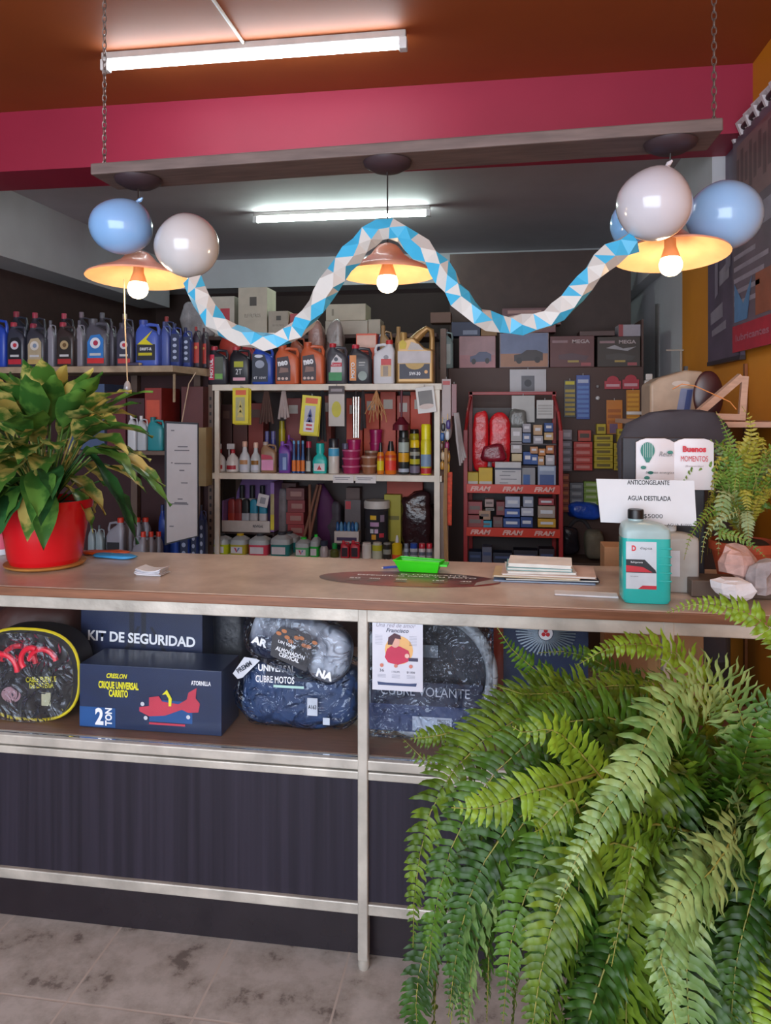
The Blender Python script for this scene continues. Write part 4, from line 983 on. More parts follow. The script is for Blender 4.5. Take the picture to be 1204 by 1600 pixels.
for i, (a_, b_) in enumerate(((455,461.5),(462,468.5),(469,475.5))):
    t, R, h = lathe_item('injector_bottle', 'bottle', a_, b_, 689, ZM, YM, [('bottle_body', '1c4c84', [(1,0),(1,.4),(.8,.5),(.6,.6),(.55,.9)]), ('cap', '5c9cc8', [(.6,.9),(.6,1)])], ['leftmost','middle','rightmost'][i] + ' of the three slim blue bottles with orange labels'); arc(t, R, h, .06, .4, 'd8742c', .8)
longneck_small = lathe_item('additive_bottle', 'bottle', 476, 486, 690, ZM, YM, [('body', '3a3c40', [(.9,0),(1,.03),(1,.4),(.5,.6),(.4,.8)]), ('cap', 'b02c48', [(.8,.8),(.8,1)])], 'small dark bottle with crimson cap beside the turquoise bottle'); arc(*longneck_small, .06, .38, 'b8bcb4')
def l7(t, w, h, y): MB().quad(-w*.36, w*.4, h*.08, h*.33, y).build('label', H('d0d0d4'), t); MB().poly([(-w*.14,h*.12),(w*.2,h*.12),(w*.03,h*.28)], y-.001).build('label_triangle', H('b82c34'), t)
x0, x1 = PX(487, YM), PX(509, YM); w = x1-x0; h = P(498, 693, YM).z-ZM
t = thing('coolant_bottle', 'turquoise bottle with red triangle label on the middle shelf', 'bottle', ((x0+x1)/2, YM+.035, ZM+.001))
tq = mat('turquoise_plastic', '1fb4ac', .3, var=.04)
MB().loft([se(0,0,0,w*.48,.03,5),se(0,0,h*.4,w*.5,.034,5),se(0,0,h*.52,w*.44,.03,4),se(0,0,h*.62,w*.25,.02,3),se(0,0,h*.7,w*.24,.019,3)]).build('body', tq, t, smooth=35)
MB().lathe([(w*.3,h*.68),(w*.3,h*.98),(w*.26,h)],16).build('cap', tq, t, smooth=True); l7(t, w, h, -.0355)
def can(px0, px1, tp, Y, body, cap, capfrac, label, arcs, zs=None, nm='spray_can'):
    zs = ZM if zs is None else zs
    t, R, h = lathe_item(nm, 'can', px0, px1, tp, zs, Y, [('can_body', body, [(.96,0),(1,.015),(1,1-capfrac-.05),(.86,1-capfrac)]), ('cap', cap, [(.9,1-capfrac),(.9,.97),(.8,1)])], label)
    for z0, z1, c in arcs: arc(t, R, h, z0, z1, c, .95)
    return t
can(511, 528, 686, YM, 'cfc8c0', '242830', .26, 'white spray can with light blue top band and black cap', [(.5,.72,'4aa4cc')])
def tub(px0, px1, py0, py1, Y, col, lid, label, zs, hh):
    x0, x1 = PX(px0, Y), PX(px1, Y); R = (x1-x0)/2
    t = thing('grease_tub', label, 'tub', ((x0+x1)/2, Y+R, zs+.0008), 0, 'stacked grease tubs')
    MB().lathe([(R*.84,0),(R*.92,hh*.78)], 20).build('tub_body', mat('glossy_'+col, col, .3), t, smooth=35)
    MB().lathe([(R,hh*.78),(R,hh*.96),(R*.94,hh)], 20).build('lid', H(lid, .3), t, smooth=35); return t
hm = (P(545,703,YM).z-ZM)/3
for i in range(3): tub(531, 561, 0, 0, YM, '9c2454', 'b85c80', ['lowest','middle','topmost'][i] + ' magenta tub of the three-high stack', ZM+hm*i, hm)
tub(540, 562, 0, 0, YM, 'a01c58', 'a4205c', 'narrow magenta pot standing on the magenta tub stack', ZM+hm*3, hm*1.25)
hb_ = (P(575,713,YM).z-ZM)/2
for i in range(2): tub(562, 587, 0, 0, YM, '8c5c40', 'b0907c', ['lower','upper'][i] + ' brown tub of the front pair', ZM+hb_*i, hb_)
tub(567, 589, 0, 0, YM+.15, '8a5a40', 'a88872', 'brown tub at the bottom of the rear stack', ZM, hb_*1.35)
tub(567, 589, 0, 0, YM+.15, '8c5a42', 'a88872', 'brown tub second in the rear stack', ZM+hb_*1.35, hb_*1.1)
zq = ZM+hb_*2.45
tub(575, 596, 0, 0, YM+.17, '981c54', 'a0285c', 'magenta tub under the tallest magenta one of the rear stack', zq, hm*1.0)
tub(575, 596, 0, 0, YM+.17, '9c1c58', 'a41c5c', 'tallest magenta tub topping the rear stack', zq+hm, hm*1.7)
t, R, h = lathe_item('grease_tin', 'can', 533, 543, 693, ZM, YM+.15, [('can_body', '74708c', [(1,0),(1,.95),(.9,1)])], 'grey-violet tin behind the magenta tubs')
def nozzle(px0, px1, tp, body, lab1, label):
    t, R, h = lathe_item('polish_bottle', 'bottle', px0, px1, tp, ZM, YM, [('body', body, [(.95,0),(1,.02),(1,.6),(.7,.7)]), ('cap', '1c1c20', [(.6,.7),(.5,.85),(.35,1)])], label); arc(t, R, h, .12, .42, lab1, .9); arc(t, R, h, .5, .58, 'c04018', .9)
nozzle(588, 599, 692, 'd07c20', 'd8c820', 'slim orange bottle with yellow label and black nozzle')
nozzle(600, 618, 690, 'd8701c', 'e03c30', 'wider orange bottle with red label and black nozzle')
can(621, 638, 672, YM, '2c3030', '181c1e', .17, 'spray can with pale green top, yellow middle and black cap', [(.5,.72,'a0aca4'),(.28,.48,'d8a01c'),(.05,.13,'a8b0c0')])
can(639, 655, 688, YM, '2c2c2c', 'd8b818', .22, 'black spray can with yellow cap and yellow stripe', [(.55,.66,'98988c'),(.3,.45,'b8b020'),(.05,.25,'6c6478')])
can(656, 673, 663, YM, 'd0c424', 'e0d41c', .3, 'tall yellow spray can with blue and red label at the shelf end', [(.16,.4,'7c98b8'),(.02,.13,'b82c34')])
can(638, 654, 671, YM+.12, 'b0a41c', '241c18', .1, 'yellow and black can behind the yellow-capped can', [])
# shelf edge tickets
for a_, b_, s, lb in ((520, 552, 'OFERTA', 'left'), (555, 587, 'PRECIO', 'right')):
    x0, x1 = PX(a_, YS-.008), PX(b_, YS-.008); zt = ZM-.002
    t = thing('shelf_ticket', lb + ' of two white price tickets on the middle shelf edge', 'ticket', ((x0+x1)/2, YS-.002, zt-.045))
    MB().box(-(x1-x0)/2, (x1-x0)/2, -.006, -.004, 0, .045).build('ticket', H('d4d0d0'), t)
    m = MB(); m.quad(-.05,.04,.028,.032,-.0065).quad(-.045,.03,.018,.021,-.0065); m.build('scribble', H('70707c'), t)
# items hanging from the top shelf edge
def card(px0, px1, pyt, pyb, Y, col, label, dec=None, rz=0, tilt=0, th=.006, cat='card', nm='hanging_card', hook=True, rough=.35):
    a = P(px0, pyb, Y); b = P(px1, pyt, Y); w = b.x-a.x; h = P((px0+px1)/2, pyt, Y).z-P((px0+px1)/2, pyb, Y).z
    t = thing(nm, label, cat, ((a.x+b.x)/2, Y, (a.z+b.z)/2-h/2), rz); t.rotation_euler = (0, tilt, rz)
    MB().box(-w/2, w/2, 0, th, 0, h).build('card', mat('card_'+col, col, rough, var=.06), t, bevel=.001)
    if hook: MB().tube([(0,th/2,h-.004),(0,th/2,h+.012)], .0025, 6).build('hook', H('a0a0a0'), t)
    if dec: dec(t, w, h, -.0012)
    return t
def tree(c, bgc):
    def f(t, w, h, y):
        MB().quad(-w*.3, w*.28, h*.08, h*.74, y).build('window', H(bgc), t)
        m = MB()
        for k, r in ((.52,.22),(.38,.3),(.24,.36)): m.poly([(-w*r*.6,h*(k-.06)),(w*r*.6,h*(k-.06)),(0,h*(k+.16))], y-.001)
        m.build('tree_print', H(c), t); MB().quad(-w*.3, w*.35, h*.8, h*.94, y).build('label_red', H('d86038'), t)
    return f
YH = 4.17
for k in (2, 1, 0): card(363+2*k, 388+2*k, 606+k, 662+k, YH+.012*k, 'd8c81c', ['front','middle','rear'][k] + ' yellow air freshener card of the left hanging trio', tree('c8b868', 'a8a478') if k == 0 else None)
def tree2(t, w, h, y):
    tree('444c8c', 'b8b8c0')(t, w, h, y); MB().quad(-w*.28, w*.26, h*.07, h*.32, y-.0015).build('label_white', H('d8d4d8'), t)
    for z_ in (.12, .22): MB().quad(-w*.16, w*.16, h*z_, h*(z_+.05), y-.002).build('label_mark', H('c03040'), t)
card(467, 496, 618, 679, YH, 'd8cc20', 'front yellow air freshener card with blue tree, tilted', tree2, tilt=.09)
card(469, 498, 619, 681, YH+.014, 'd0c01c', 'rear yellow air freshener card behind the blue tree one', None, tilt=.07)
card(513, 538, 603, 666, YH, 'b0a8a0', 'silver blister card with yellow tree and dark header', lambda t, w, h, y: (MB().quad(-w*.5, w*.5, h*.8, h, y).build('header', H('3c2c2c'), t), MB().disc(0, h*.42, y, w*.3, h*.2).build('tree_print', H('b8b01c'), t), MB().quad(-w*.36,w*.36,h*.86,h*.93,y-.001).build('label_text', H('8c8488'), t)))
card(653, 682, 604, 645, YH, 'c8c4c0', 'white blister card tilted at the right end of the shelf edge', lambda t, w, h, y: (MB().quad(-w*.38, w*.38, h*.3, h*.85, y).build('picture', H('6c6866'), t), MB().disc(0, h*.25, y-.001, w*.4, h*.1).build('picture', H('c8b4ac'), t)), tilt=-.12)
# other hanging goods
def hang(name, label, cat, px, Y): t = thing(name, label, cat, (PX(px, Y), Y, 0)); return t
zu = ZU-.036
t = hang('wheel_wrench', 'bundle of chrome tubes hanging under the top white shelf', 'tool', 556, YH+.06); 
for k, dx in enumerate((-.016, 0, .016)): MB().tube([(dx,0,P(556,620,YH+.06).z),(dx*.8,0,P(556,684,YH+.06).z)], .0065, 10).build('tube', mat('chrome_tube', 'd0ccc8', .15, .9), t, smooth=True)
MB().tube([(0,0,zu),(0,0,P(556,618,YH+.06).z)], .005, 6).build('cord', H('3a3434'), t)
t = hang('leather_cords', 'tangle of tan cords hanging beside the chrome tubes', 'cords', 588, YH+.05)
for k in range(11):
    x_ = -.06+.012*k; zz = zu; pts = [(0, 0, zz)] + [(x_*u + .008*math.sin(k*3+u*5), .006*math.cos(k*2+u*6), zz-.17*u*(.8+.3*math.sin(k*1.7)**2)) for u in (.25,.5,.75,1)]
    MB().tube(pts, .0032, 5).build('cord', mat('tan_cord', 'b88454', .6), t, smooth=True)
t = hang('rubber_plunger', 'dark red rubber plunger hanging upside under the top shelf', 'plunger', 627, YH+.06)
zc = P(627, 672, YH+.06).z
MB().lathe([(.006,zc+.07),(.007,zu)], 10).build('stick', H('5c2030'), t, smooth=True); MB().lathe([(.052,zc),(.05,zc+.03),(.03,zc+.05),(.012,zc+.075)], 22).build('cup', mat('dark_red_rubber', '5c1424', .35), t, smooth=True)
for nm, lb, px, py1, c_, n_ in (('wiper_bundle','pale bundle of tubes in a bag hanging under the top shelf',443,655,'a89a98',4),('strap_bundle','black and brown straps hanging between the yellow cards',416,662,'4a3430',5),('brush_bundle','black brush bundle hanging right of the second yellow card',503,690,'24282c',3),('black_strap','black strap hanging right of the chrome tubes',567,672,'302c30',2)):
    t = hang(nm, lb, 'straps', px, YH+.08)
    for k in range(n_):
        o_ = (k-(n_-1)/2)*.016
        MB().tube([(o_*.3,0,zu),(o_*.5,0,zu-.05),(o_*1.2,0,P(px,py1,YH+.08).z + .01*(k % 2))], [.005,.008,.009], 7).build('strand', H(c_), t, smooth=True)
# red and dark cartons at the rear of the middle shelf
for i, (a_, b_, tp, c_, lb) in enumerate(((345,362,632,'4a2c28','brown'),(364,386,625,'5c3430','reddish brown'),(388,411,630,'8c3a32','brick'),(446,470,622,'7c3430','dull red'),(495,517,618,'8c3c2c','rust'),(541,566,622,'c04428','orange-red'),(568,592,615,'c84c2c','bright orange'),(594,618,612,'b8442c','vermilion'),(620,640,618,'a84030','clay red'),(641,672,612,'d04420','vivid red-orange'))):
    carton(a_, b_, tp, 741, 4.5, .12, c_, lb + ' carton at the back of the middle white shelf', zs=ZM, dec=strip('b8b0a8' if i > 2 else '6a4a40', .78, .9, -.3, .3), grp=None)

# ---------------------------------------------------------------- white unit, bottom shelf
YL_ = 4.23
def djug(px0, px1, tp, Y, liquid, label, lab=True, capc='2c3038', nm='coolant_jug', fill=.5, logo=None):
    x0, x1 = PX(px0, Y), PX(px1, Y); w = (x1-x0)*.97; h = P((px0+px1)/2, tp, Y).z-ZL; d = .11
    t = thing(nm, label, 'jug', ((x0+x1)/2, Y+d/2, ZL+.001))
    MB().loft([se(0,0,0,w*.47,d*.47,5),se(0,0,.006,w*.5,d*.5,5),se(0,0,h*fill,w*.5,d*.5,5)]).build('liquid_body', mat('liquid_'+liquid, liquid, .25), t, smooth=35)
    MB().loft([se(0,0,h*fill,w*.5,d*.5,5),se(0,0,h*.72,w*.48,d*.48,5),se(.0,0,h*.84,w*.3,d*.34,3),se(0,0,h*.9,w*.2,d*.2,2)]).build('shoulder', H('a8b0b4', .3), t, smooth=35)
    MB().lathe([(w*.2,h*.88),(w*.2,h)],14).build('cap', H(capc), t, smooth=35)
    MB().quad(-w*.38, w*.3, h*.08, h*.4, -d*.5-.001).build('label', H('cccad2'), t)
    if logo:
        m = MB().poly([(-w*.2,h*.36),(-w*.1,h*.36),(0,h*.16),(-w*.04,h*.12)], -d*.5-.002); m.build('logo_left', H('c02c48'), t)
        MB().poly([(0,h*.16),(-w*.04,h*.12),(w*.16,h*.36),(w*.06,h*.36)], -d*.5-.0024).build('logo_right', H('2c6cb8'), t)
    return t
djug(323, 356, 836, YL_, 'b4c424', 'yellow-green coolant jug behind the left shelf post')
djug(357, 384, 836, YL_, 'b0a838', 'olive yellow jug with white V logo label', logo=1, capc='c8a818')
djug(386, 418, 836, YL_, 'd04860', 'pink-red coolant jug with white label')
for k in range(4): djug(420+11*k, 452+11*k, 834-1.5*k, YL_+ (0 if k == 0 else .125*k-.01), '2c7a7c', ['front','second','third','rearmost'][k] + ' teal coolant jug of the row running backwards')
djug(459, 482, 842, YL_, '5cb478', 'pale green jug with V logo on its label', logo=1, capc='30c840')
djug(483, 497, 838, YL_, '2cae44', 'bright green jug with green cap beside the V logo', capc='30d840')
t, R, h = lathe_item('clear_bottle', 'bottle', 498, 511, 846, ZL, YL_, [('bottle_body', 'a8a0a4', [(.9,0),(1,.03),(1,.5),(.6,.72)]), ('cap', '2c3448', [(.9,.7),(.9,1)])], 'clear bottle with dark blue cap beside the green jug')
t, R, h = lathe_item('oil_flask', 'bottle', 514, 528, 850, ZL, YL_, [('bottle_body', '4c5424', [(.9,0),(1,.03),(1,.4),(.5,.6)]), ('cap', '1c8c44', [(.55,.6),(.6,.9),(.4,1)])], 'small olive flask with green cap under the blue blister box')
for i, (a_, b_) in enumerate(((531,545),(546,561))):
    oil(a_, b_, 846, ZL, YL_, 'b82c3c', 'c83040', ['left','right'][i] + ' of two red bottles with black label under the blister box', lambda t,w,h,y: MB().quad(-w*.34,w*.34,h*.1,h*.62,y).build('label', H('2c1c28'), t))
can(564, 579, 849, YL_, 'd0ccc8', 'c8c4c0', .1, 'plain white can under the big clear jar', [], ZL)
can(580, 596, 849, YL_, 'b8bca8', 'c4c4b0', .1, 'white can with yellow-green top band under the clear jar', [(.5,.85,'b8b82c')], ZL)
can(597, 610, 849, YL_, '30302e', '8a8c88', .1, 'black can with white lettering under the clear jar', [(.3,.6,'90948c')], ZL)
t, R, h = lathe_item('glue_bottle', 'bottle', 611, 627, 838, ZL, YL_, [('bottle_body', 'd4b41c', [(.95,0),(1,.03),(1,.62),(.5,.7)]), ('nozzle', 'c8c8cc', [(.36,.7),(.3,.85),(.16,1)])], 'yellow bottle with grey nozzle and red base on the bottom shelf'); arc(t, R, h, .03, .2, 'd8502c', .9)
for i, (a_, b_, bc, cc, lb) in enumerate(((630,638,'9aa4b4','6c7484','slim silver can beside the yellow nozzle bottle'),(639,652,'b0b4bc','2c4ca0','silver bottle with blue cap on the bottom shelf'),(653,664,'bcb4b8','b02c3c','white bottle with red cap, last but one on the bottom shelf'),(665,675,'a49ca0','c02838','grey bottle with bright red cap at the bottom shelf end'))):
    can(a_, b_, 850, YL_, bc, cc, .3, lb, [(.3,.5,'5c6474')], ZL)
# purple display box
x0, x1 = PX(343, 4.36), PX(425, 4.36); z0 = P(384, 833, 4.36).z; w = x1-x0; h = P(384, 752, 4.36).z-z0
sup = thing('wire_riser', 'low riser under the purple display box on the bottom shelf', 'riser', ((x0+x1)/2, 4.40, ZL+.001))
MB().box(-w/2, w/2, 0, .2, z0-ZL-.015, z0-ZL-.003).box(-w/2, -w/2+.01, 0, .2, 0, z0-ZL-.015).box(w/2-.01, w/2, 0, .2, 0, z0-ZL-.015).build('riser', H('3c2c2c'), sup)
t = thing('display_box', 'purple counter display box holding small polish bottles', 'display box', ((x0+x1)/2, 4.40, z0))
pu = mat('purple_display_card', '8f6cab', .5); tr = mat('white_tray_card', 'c0b8b4', .5)
MB().prism([(-w*.5,0),(w*.5,0),(w*.5,h),(-w*.3,h),(-w*.42,h*.7)], .19, .195).build('back_card', pu, t)
MB().box(-w*.5, -w*.47, 0, .19, .0, h*.6).build('side_card', pu, t); MB().box(w*.43, w*.5, 0, .19, 0, h*.97).build('side_card', pu, t)
MB().box(-w*.5, w*.42, -.004, 0, 0, h*.22).box(-w*.5, w*.5, 0, .19, 0, .004).build('tray', tr, t)
MB().quad(w*.43, w*.5, h*.05, h*.35, -.001).build('yellow_panel', H('c8b828'), t); MB().quad(w*.43, w*.5, h*.35, h*.75, -.001).build('yellow_panel', H('a89c70'), t)
text('REVIGAL', t, w*.2, h*.12, w*.2, h*.05, H('3c3c44'), -.006, bold=.03)
zb = z0+.005
for i, (fx, c1, c2, lb) in enumerate(((-.37,'a83828','8c3030','red bottle leaning at the left inside the purple display box'),(-.24,'983434','802c2c','second red bottle inside the purple display box'),(-.1,'b8c0cc','202428','white bottle with black cap inside the purple display box'),(.06,'c4c4c8','2c90b0','left blue-topped bottle inside the purple display box'),(.24,'ccc8cc','2c94b4','right blue-topped bottle inside the purple display box'))):
    tt = thing('polish_bottle', lb, 'bottle', (t.location.x + w*fx, 4.46, zb)); hh = h*.6; ww = w*.075
    MB().loft([se(0,0,0,ww,.02,4),se(0,0,hh*.55,ww,.02,4)]).build('body', H(c1), tt, smooth=35)
    MB().loft([se(0,0,hh*.55,ww,.02,4),se(0,0,hh*.92,ww*.95,.02,4),se(0,0,hh,ww*.6,.014,4)]).build('top', H(c2), tt, smooth=35)
for i, fx in enumerate((-.25, -.05, .15)):
    tt = thing('polish_bottle', ['left','middle','right'][i] + ' black-topped bottle in the rear row of the purple display box', 'bottle', (t.location.x + w*fx, 4.53, zb)); hh = h*.85
    MB().loft([se(0,0,0,w*.07,.02,4),se(0,0,hh*.7,w*.07,.02,4)]).build('body', H('b0b0b4'), tt, smooth=35); MB().lathe([(w*.05,hh*.7),(w*.05,hh)],12).build('cap', H('26262c'), tt, smooth=True)
tt = card(400, 417, 772, 792, 4.35, 'c8c4c8', 'small tilted price card clipped to the purple display box', lambda t,w,h,y: MB().quad(-w*.25,w*.25,h*.25,h*.75,y).build('print', H('8a8a94'), t), tilt=.2, hook=False, th=.003)
bagm(426, 448, 765, 873, 4.5, '7a7478', 'grey rounded cloth bundle right of the purple display box', zs=ZL, dd=.06, lump=.1, rough=.7)
for i in range(5):
    zh = (P(460, 762, 4.5).z-ZL)/5
    x0, x1 = PX(447+(i%2)*2, 4.48), PX(476-(i%3), 4.48)
    t = thing('carton', ['lowest','second','third','fourth','topmost'][i] + ' dark red carton of the stack beside the brown sticks', 'box', ((x0+x1)/2, 4.48, ZL+.001+zh*i), 0, 'dark red cartons')
    MB().box(-(x1-x0)/2, (x1-x0)/2, 0, .14, 0, zh-.002).build('box_body', H(['6c2c2c','8c2024','943030','80282c','6c3434'][i]), t); MB().quad(-.03, .04, zh*.3, zh*.7, -.001).build('label', H('9c7068'), t)
t = thing('tool_handles', 'brown wooden handles leaning on the bottom shelf', 'handles', (PX(486, 4.45), 4.42, ZL))
for a_, b_ in ((-.06, .04), (-.02, .06), (.0, -.01)): MB().tube([(a_, 0, .002), (b_, .03, .4)], .009, 8).build('handle', mat('brown_handle_wood', '7c5240', .6), t, smooth=True)
t = thing('folded_umbrella', 'purple folded cloth hanging between handles and blister box', 'cloth', (PX(508, 4.5), 4.5, ZL+.001))
MB().loft([se(0,0,0,.05,.03,2),se(.01,0,.15,.06,.035,2),se(.0,0,.3,.055,.03,2),se(-.03,0,.4,.02,.015,2)]).build('cloth', mat('plum_cloth', '4c1c4c', .7), t, smooth='all')
bagm(508, 532, 785, 873, 4.47, '3a3440', 'dark grey rounded bundle behind the blister box', zs=ZL, dd=.05, rough=.6)
# blue blister box on its riser
def riser(px0, px1, Y, d, zt, lab): 
    x0, x1 = PX(px0, Y), PX(px1, Y); t = thing('shelf_riser', lab, 'riser', ((x0+x1)/2, Y, ZL+.001)); w = x1-x0
    MB().box(-w/2, w/2, 0, d, zt-ZL-.012, zt-ZL-.002).box(-w/2, -w/2+.008, 0, d, 0, zt-ZL-.012).box(w/2-.008, w/2, 0, d, 0, zt-ZL-.012).build('riser', H('2c2424'), t)
zr = P(560, 849, 4.4).z
riser(520, 612, 4.385, .14, zr, 'dark riser lifting the clear jar and the blister box')
x0, x1 = PX(522, 4.39), PX(560, 4.39); w = x1-x0; h = P(541, 783, 4.39).z-zr
t = thing('display_box', 'white tray display box with blue fuses and a dark backing card', 'display box', ((x0+x1)/2, 4.39, zr))
MB().box(-w/2, w/2, 0, .08, 0, h*.28).build('tray', tr, t); MB().box(-w*.15, w*.5, .06, .064, 0, h).build('backing_card', H('5c5458'), t)
MB().quad(-w*.4, w*.42, h*.06, h*.14, -.001).build('print', H('3c2c54'), t); MB().quad(-w*.12, w*.1, h*.78, h*.97, .059).build('red_corner', H('b03440'), t)
for k in range(6): MB().ball((-w*.4+k*w*.155, .03, h*.36), w*.08, .02, h*.14, 10, 8, lump=.3, ls=30, seed=k).build('fuse_pack', H(['2c5c94','5c94c0'][k % 2], .2), t, smooth='all')
x0, x1 = PX(565, 4.39), PX(606, 4.39); R = (x1-x0)/2; h = P(585, 784, 4.39).z-zr
t = thing('clear_jar', 'large clear jar with white lid and colourful stickers', 'jar', ((x0+x1)/2, 4.39+R, zr))
MB().lathe([(R*.9,0),(R*.97,.01),(R*.97,h*.78),(R*.86,h*.82)], 26).build('jar_body', mat('smoky_jar_plastic', '34343a', .12), t, smooth=35)
MB().lathe([(R*1.0,h*.82),(R*1.0,h*.96),(R*.93,h)], 26).build('lid', H('c4c0bc'), t, smooth=35)
m_ = R*.985
for xx, zz, rx_, rz_, c_ in ((-.15,.62,.35,.05,'d8b020'),(-.05,.46,.5,.05,'b48cb4'),(-.25,.3,.2,.05,'c8c8d0'),(.1,.3,.2,.05,'c0a0c0'),(-.1,.16,.25,.06,'d0941c'),(.55,.6,.25,.08,'8c7c90'),(.5,.2,.28,.05,'c03848')):
    a_ = math.asin(max(-.9, min(.9, xx)))
    MB().lathe([(m_, h*(zz-rz_)), (m_, h*(zz+rz_))], 8, cap=False, a0=-PI/2+a_-rx_*.7, a1=-PI/2+a_+rx_*.7).build('sticker', H(c_), t, smooth=True)
carton(600, 626, 773, 873, 4.5, .12, 'a8a02c', 'yellow carton behind the clear jar on the bottom shelf', zs=ZL, dec=strip('6c681c', .55, .62))
bagm(626, 674, 770, 873, 4.45, '321c20', 'dark maroon glossy bundle in the right corner of the bottom shelf', zs=ZL, dd=.08, rough=.2)
for i, (a_, b_, tp, c_, lb) in enumerate(((434,462,755,'5a3a38','brown'),(540,562,762,'6a5450','grey-brown'),(604,660,745,'b04028','orange-red'))):
    carton(a_, b_, tp, 782, 4.56, .08, c_, lb + ' carton hung high at the back of the bottom shelf')

# goods hanging at the right end of the white unit
YG = 4.17
def keychain(px, py0, py1, cols, label, nm='keychain', Y=YG+.02):
    x_ = PX(px, Y); t = thing(nm, label, 'keychain', (x_, Y, 0)); z1 = P(px, py0, Y).z; z0 = P(px, py1, Y).z
    MB().tube([(0,0,z1+.03),(0,0,z0+.02)], .0018, 5).build('chain', mat('brass_chain', 'a88040', .3, .8), t)
    n = len(cols)
    for k, c_ in enumerate(cols):
        zc = z0 + (z1-z0)*(k+.5)/n; MB().ball((.004*math.sin(k*2), 0, zc), .012, .008, (z1-z0)/n*.45, 12, 8, p=.7).build('charm', H(c_, .3), t, smooth='all')
keychain(691, 660, 735, ['b08030','c8b090','503020','2c5c98','38383c'], 'string of gold and blue keychains at the shelf end')
keychain(699, 655, 740, ['d0a040','b8843c','8c2c58','c8ccd0','4c3c80'], 'string of keychains with gold hand charm at the shelf end')
t = thing('orange_lanyard', 'orange-red patterned strap hanging below the keychains', 'strap', (PX(701, YG+.02), YG+.02, 0))
za, zb_ = P(701, 738, YG).z, P(701, 822, YG).z
MB().prism([(-.018,zb_),(.016,zb_),(.02,za),(-.014,za)], -.004, .004).build('strap', mat('orange_fabric', 'c8401c', .6, var=.3, scale=60), t, bevel=.003)
MB().tube([(-.0,.0,za),(-.0,0,za+.12)], .003, 5).build('cord', H('a88c6c'), t)
t = thing('hemp_cord', 'pale cord strands hanging down to the counter level', 'cord', (PX(695, YG), YG-.005, 0))
for k in range(3): MB().tube([(.002+.004*k,0,P(695,700,YG).z),(-.006+.006*k,.004*k,P(695,800,YG).z),(.0+.008*k,0,P(695,885,YG).z)], .005, 6).build('strand', mat('tan_hemp', 'a8845c', .8), t, smooth=True)
t = thing('white_hose', 'loop of white clear-bagged cord hanging right of the keychains', 'cord', (PX(716, YG+.03), YG+.03, 0))
for k in range(4): MB().tube([(-.02+.005*k,0,P(712,645,YG).z),(-.005+.006*k,.01*k,P(712,690,YG).z),(.01+.01*k,.005,P(712,728-4*k,YG).z)], [.008,.01,.006], 6).build('strand', H('a8a0a0'), t, smooth=True)
card(690, 704, 592, 655, YG+.05, '9a8684', 'greyish hanging package high at the shelf end', strip('b04040', .85, .95), tilt=.0)
card(705, 713, 600, 650, YG+.07, '7c3438', 'narrow red package hanging behind the greyish one', None)
bagm(686, 706, 640, 690, YG+.06, 'a09898', 'grey translucent bag behind the keychains', dd=.03)

# ---------------------------------------------------------------- boxes on the brown cabinet
YQ = 4.97
def car_pic(sky, ground, car):
    def f(t, w, h, y):
        MB().quad(-w*.48, w*.48, h*.4, h*.98, y).build('sky_print', H(sky), t); MB().quad(-w*.48, w*.48, h*.02, h*.4, y).build('ground_print', H(ground), t)
        MB().poly([(-w*.2,h*.18),(w*.38,h*.2),(w*.38,h*.42),(w*.25,h*.5),(w*.05,h*.5),(-w*.05,h*.4),(-w*.2,h*.36)], y-.001).build('car_print', H(car), t)
        MB().disc(-w*.1, h*.2, y-.002, w*.06, h*.09).disc(w*.27, h*.22, y-.002, w*.06, h*.09).build('wheel_print', H('2a2428'), t)
    return f
carton(717, 774, 525, 575, YQ, .2, 'a87c80', 'pink box with a printed blue car standing on the brown cabinet', zs=ZK, dec=car_pic('a88488', 'b0787c', '545a78'))
carton(780, 857, 520, 575, YQ, .2, '8a7c80', 'box printed with an off-road vehicle in a sandy landscape', zs=ZK, dec=car_pic('707c9c', 'a8785c', '3c3438'))
def mega(bgc, pc):
    def f(t, w, h, y):
        text('MEGA', t, w*.2, h*.82, w*.4, h*.12, H('b0a0a0'), y-.001, bold=.03)
        MB().poly([(-w*.3,h*.25),(w*.3,h*.2),(w*.38,h*.35),(0,h*.45),(-w*.3,h*.4)], y-.001).build('print', H(pc), t); MB().quad(-w*.1, w*.15, h*.15, h*.22, y-.002).build('yellow_print', H('a89048'), t)
        MB().quad(w*.2, w*.42, h*.04, h*.14, y-.001).build('red_tag', H('a04c50'), t); MB().quad(-w*.45, -w*.1, h*.78, h*.86, y-.001).build('label_text', H('947478'), t)
    return f
carton(859, 928, 525, 575, YQ, .2, '6c4444', 'reddish brown box lettered MEGA, left of two on the cabinet', zs=ZK, dec=mega('', '5a4048'))
def mega2(t, w, h, y): mega('', '4a4440')(t, w, h, y); MB().poly([(-w*.3,h*.62),(-w*.1,h*.72),(w*.1,h*.6),(w*.4,h*.66),(w*.2,h*.52),(-w*.1,h*.58)], y-.002).build('silver_print', H('a09ca0'), t)
carton(933, 1000, 526, 575, YQ, .2, '443a34', 'dark olive box lettered MEGA with silver print at the cabinet end', zs=ZK, dec=mega2)
oil(686, 708, 513, ZK, 4.96, '8ca4a4', '6c8484', 'clear pale green bottle at the left end of the cabinet top', lambda t,w,h,y: MB().quad(-w*.3,w*.3,h*.1,h*.6,y).build('label', H('c0ccc8'), t))
h1 = P(745, 525, YQ).z; h2 = P(820, 520, YQ).z; h3 = P(895, 525, YQ).z; h4 = P(965, 526, YQ).z
carton(705, 750, 503, 524, YQ+.02, .17, '2c3854', 'navy carton lying on top of the pink car box', zs=h1+.002, dec=strip('7c88a0', .1, .4, -.1, .4))
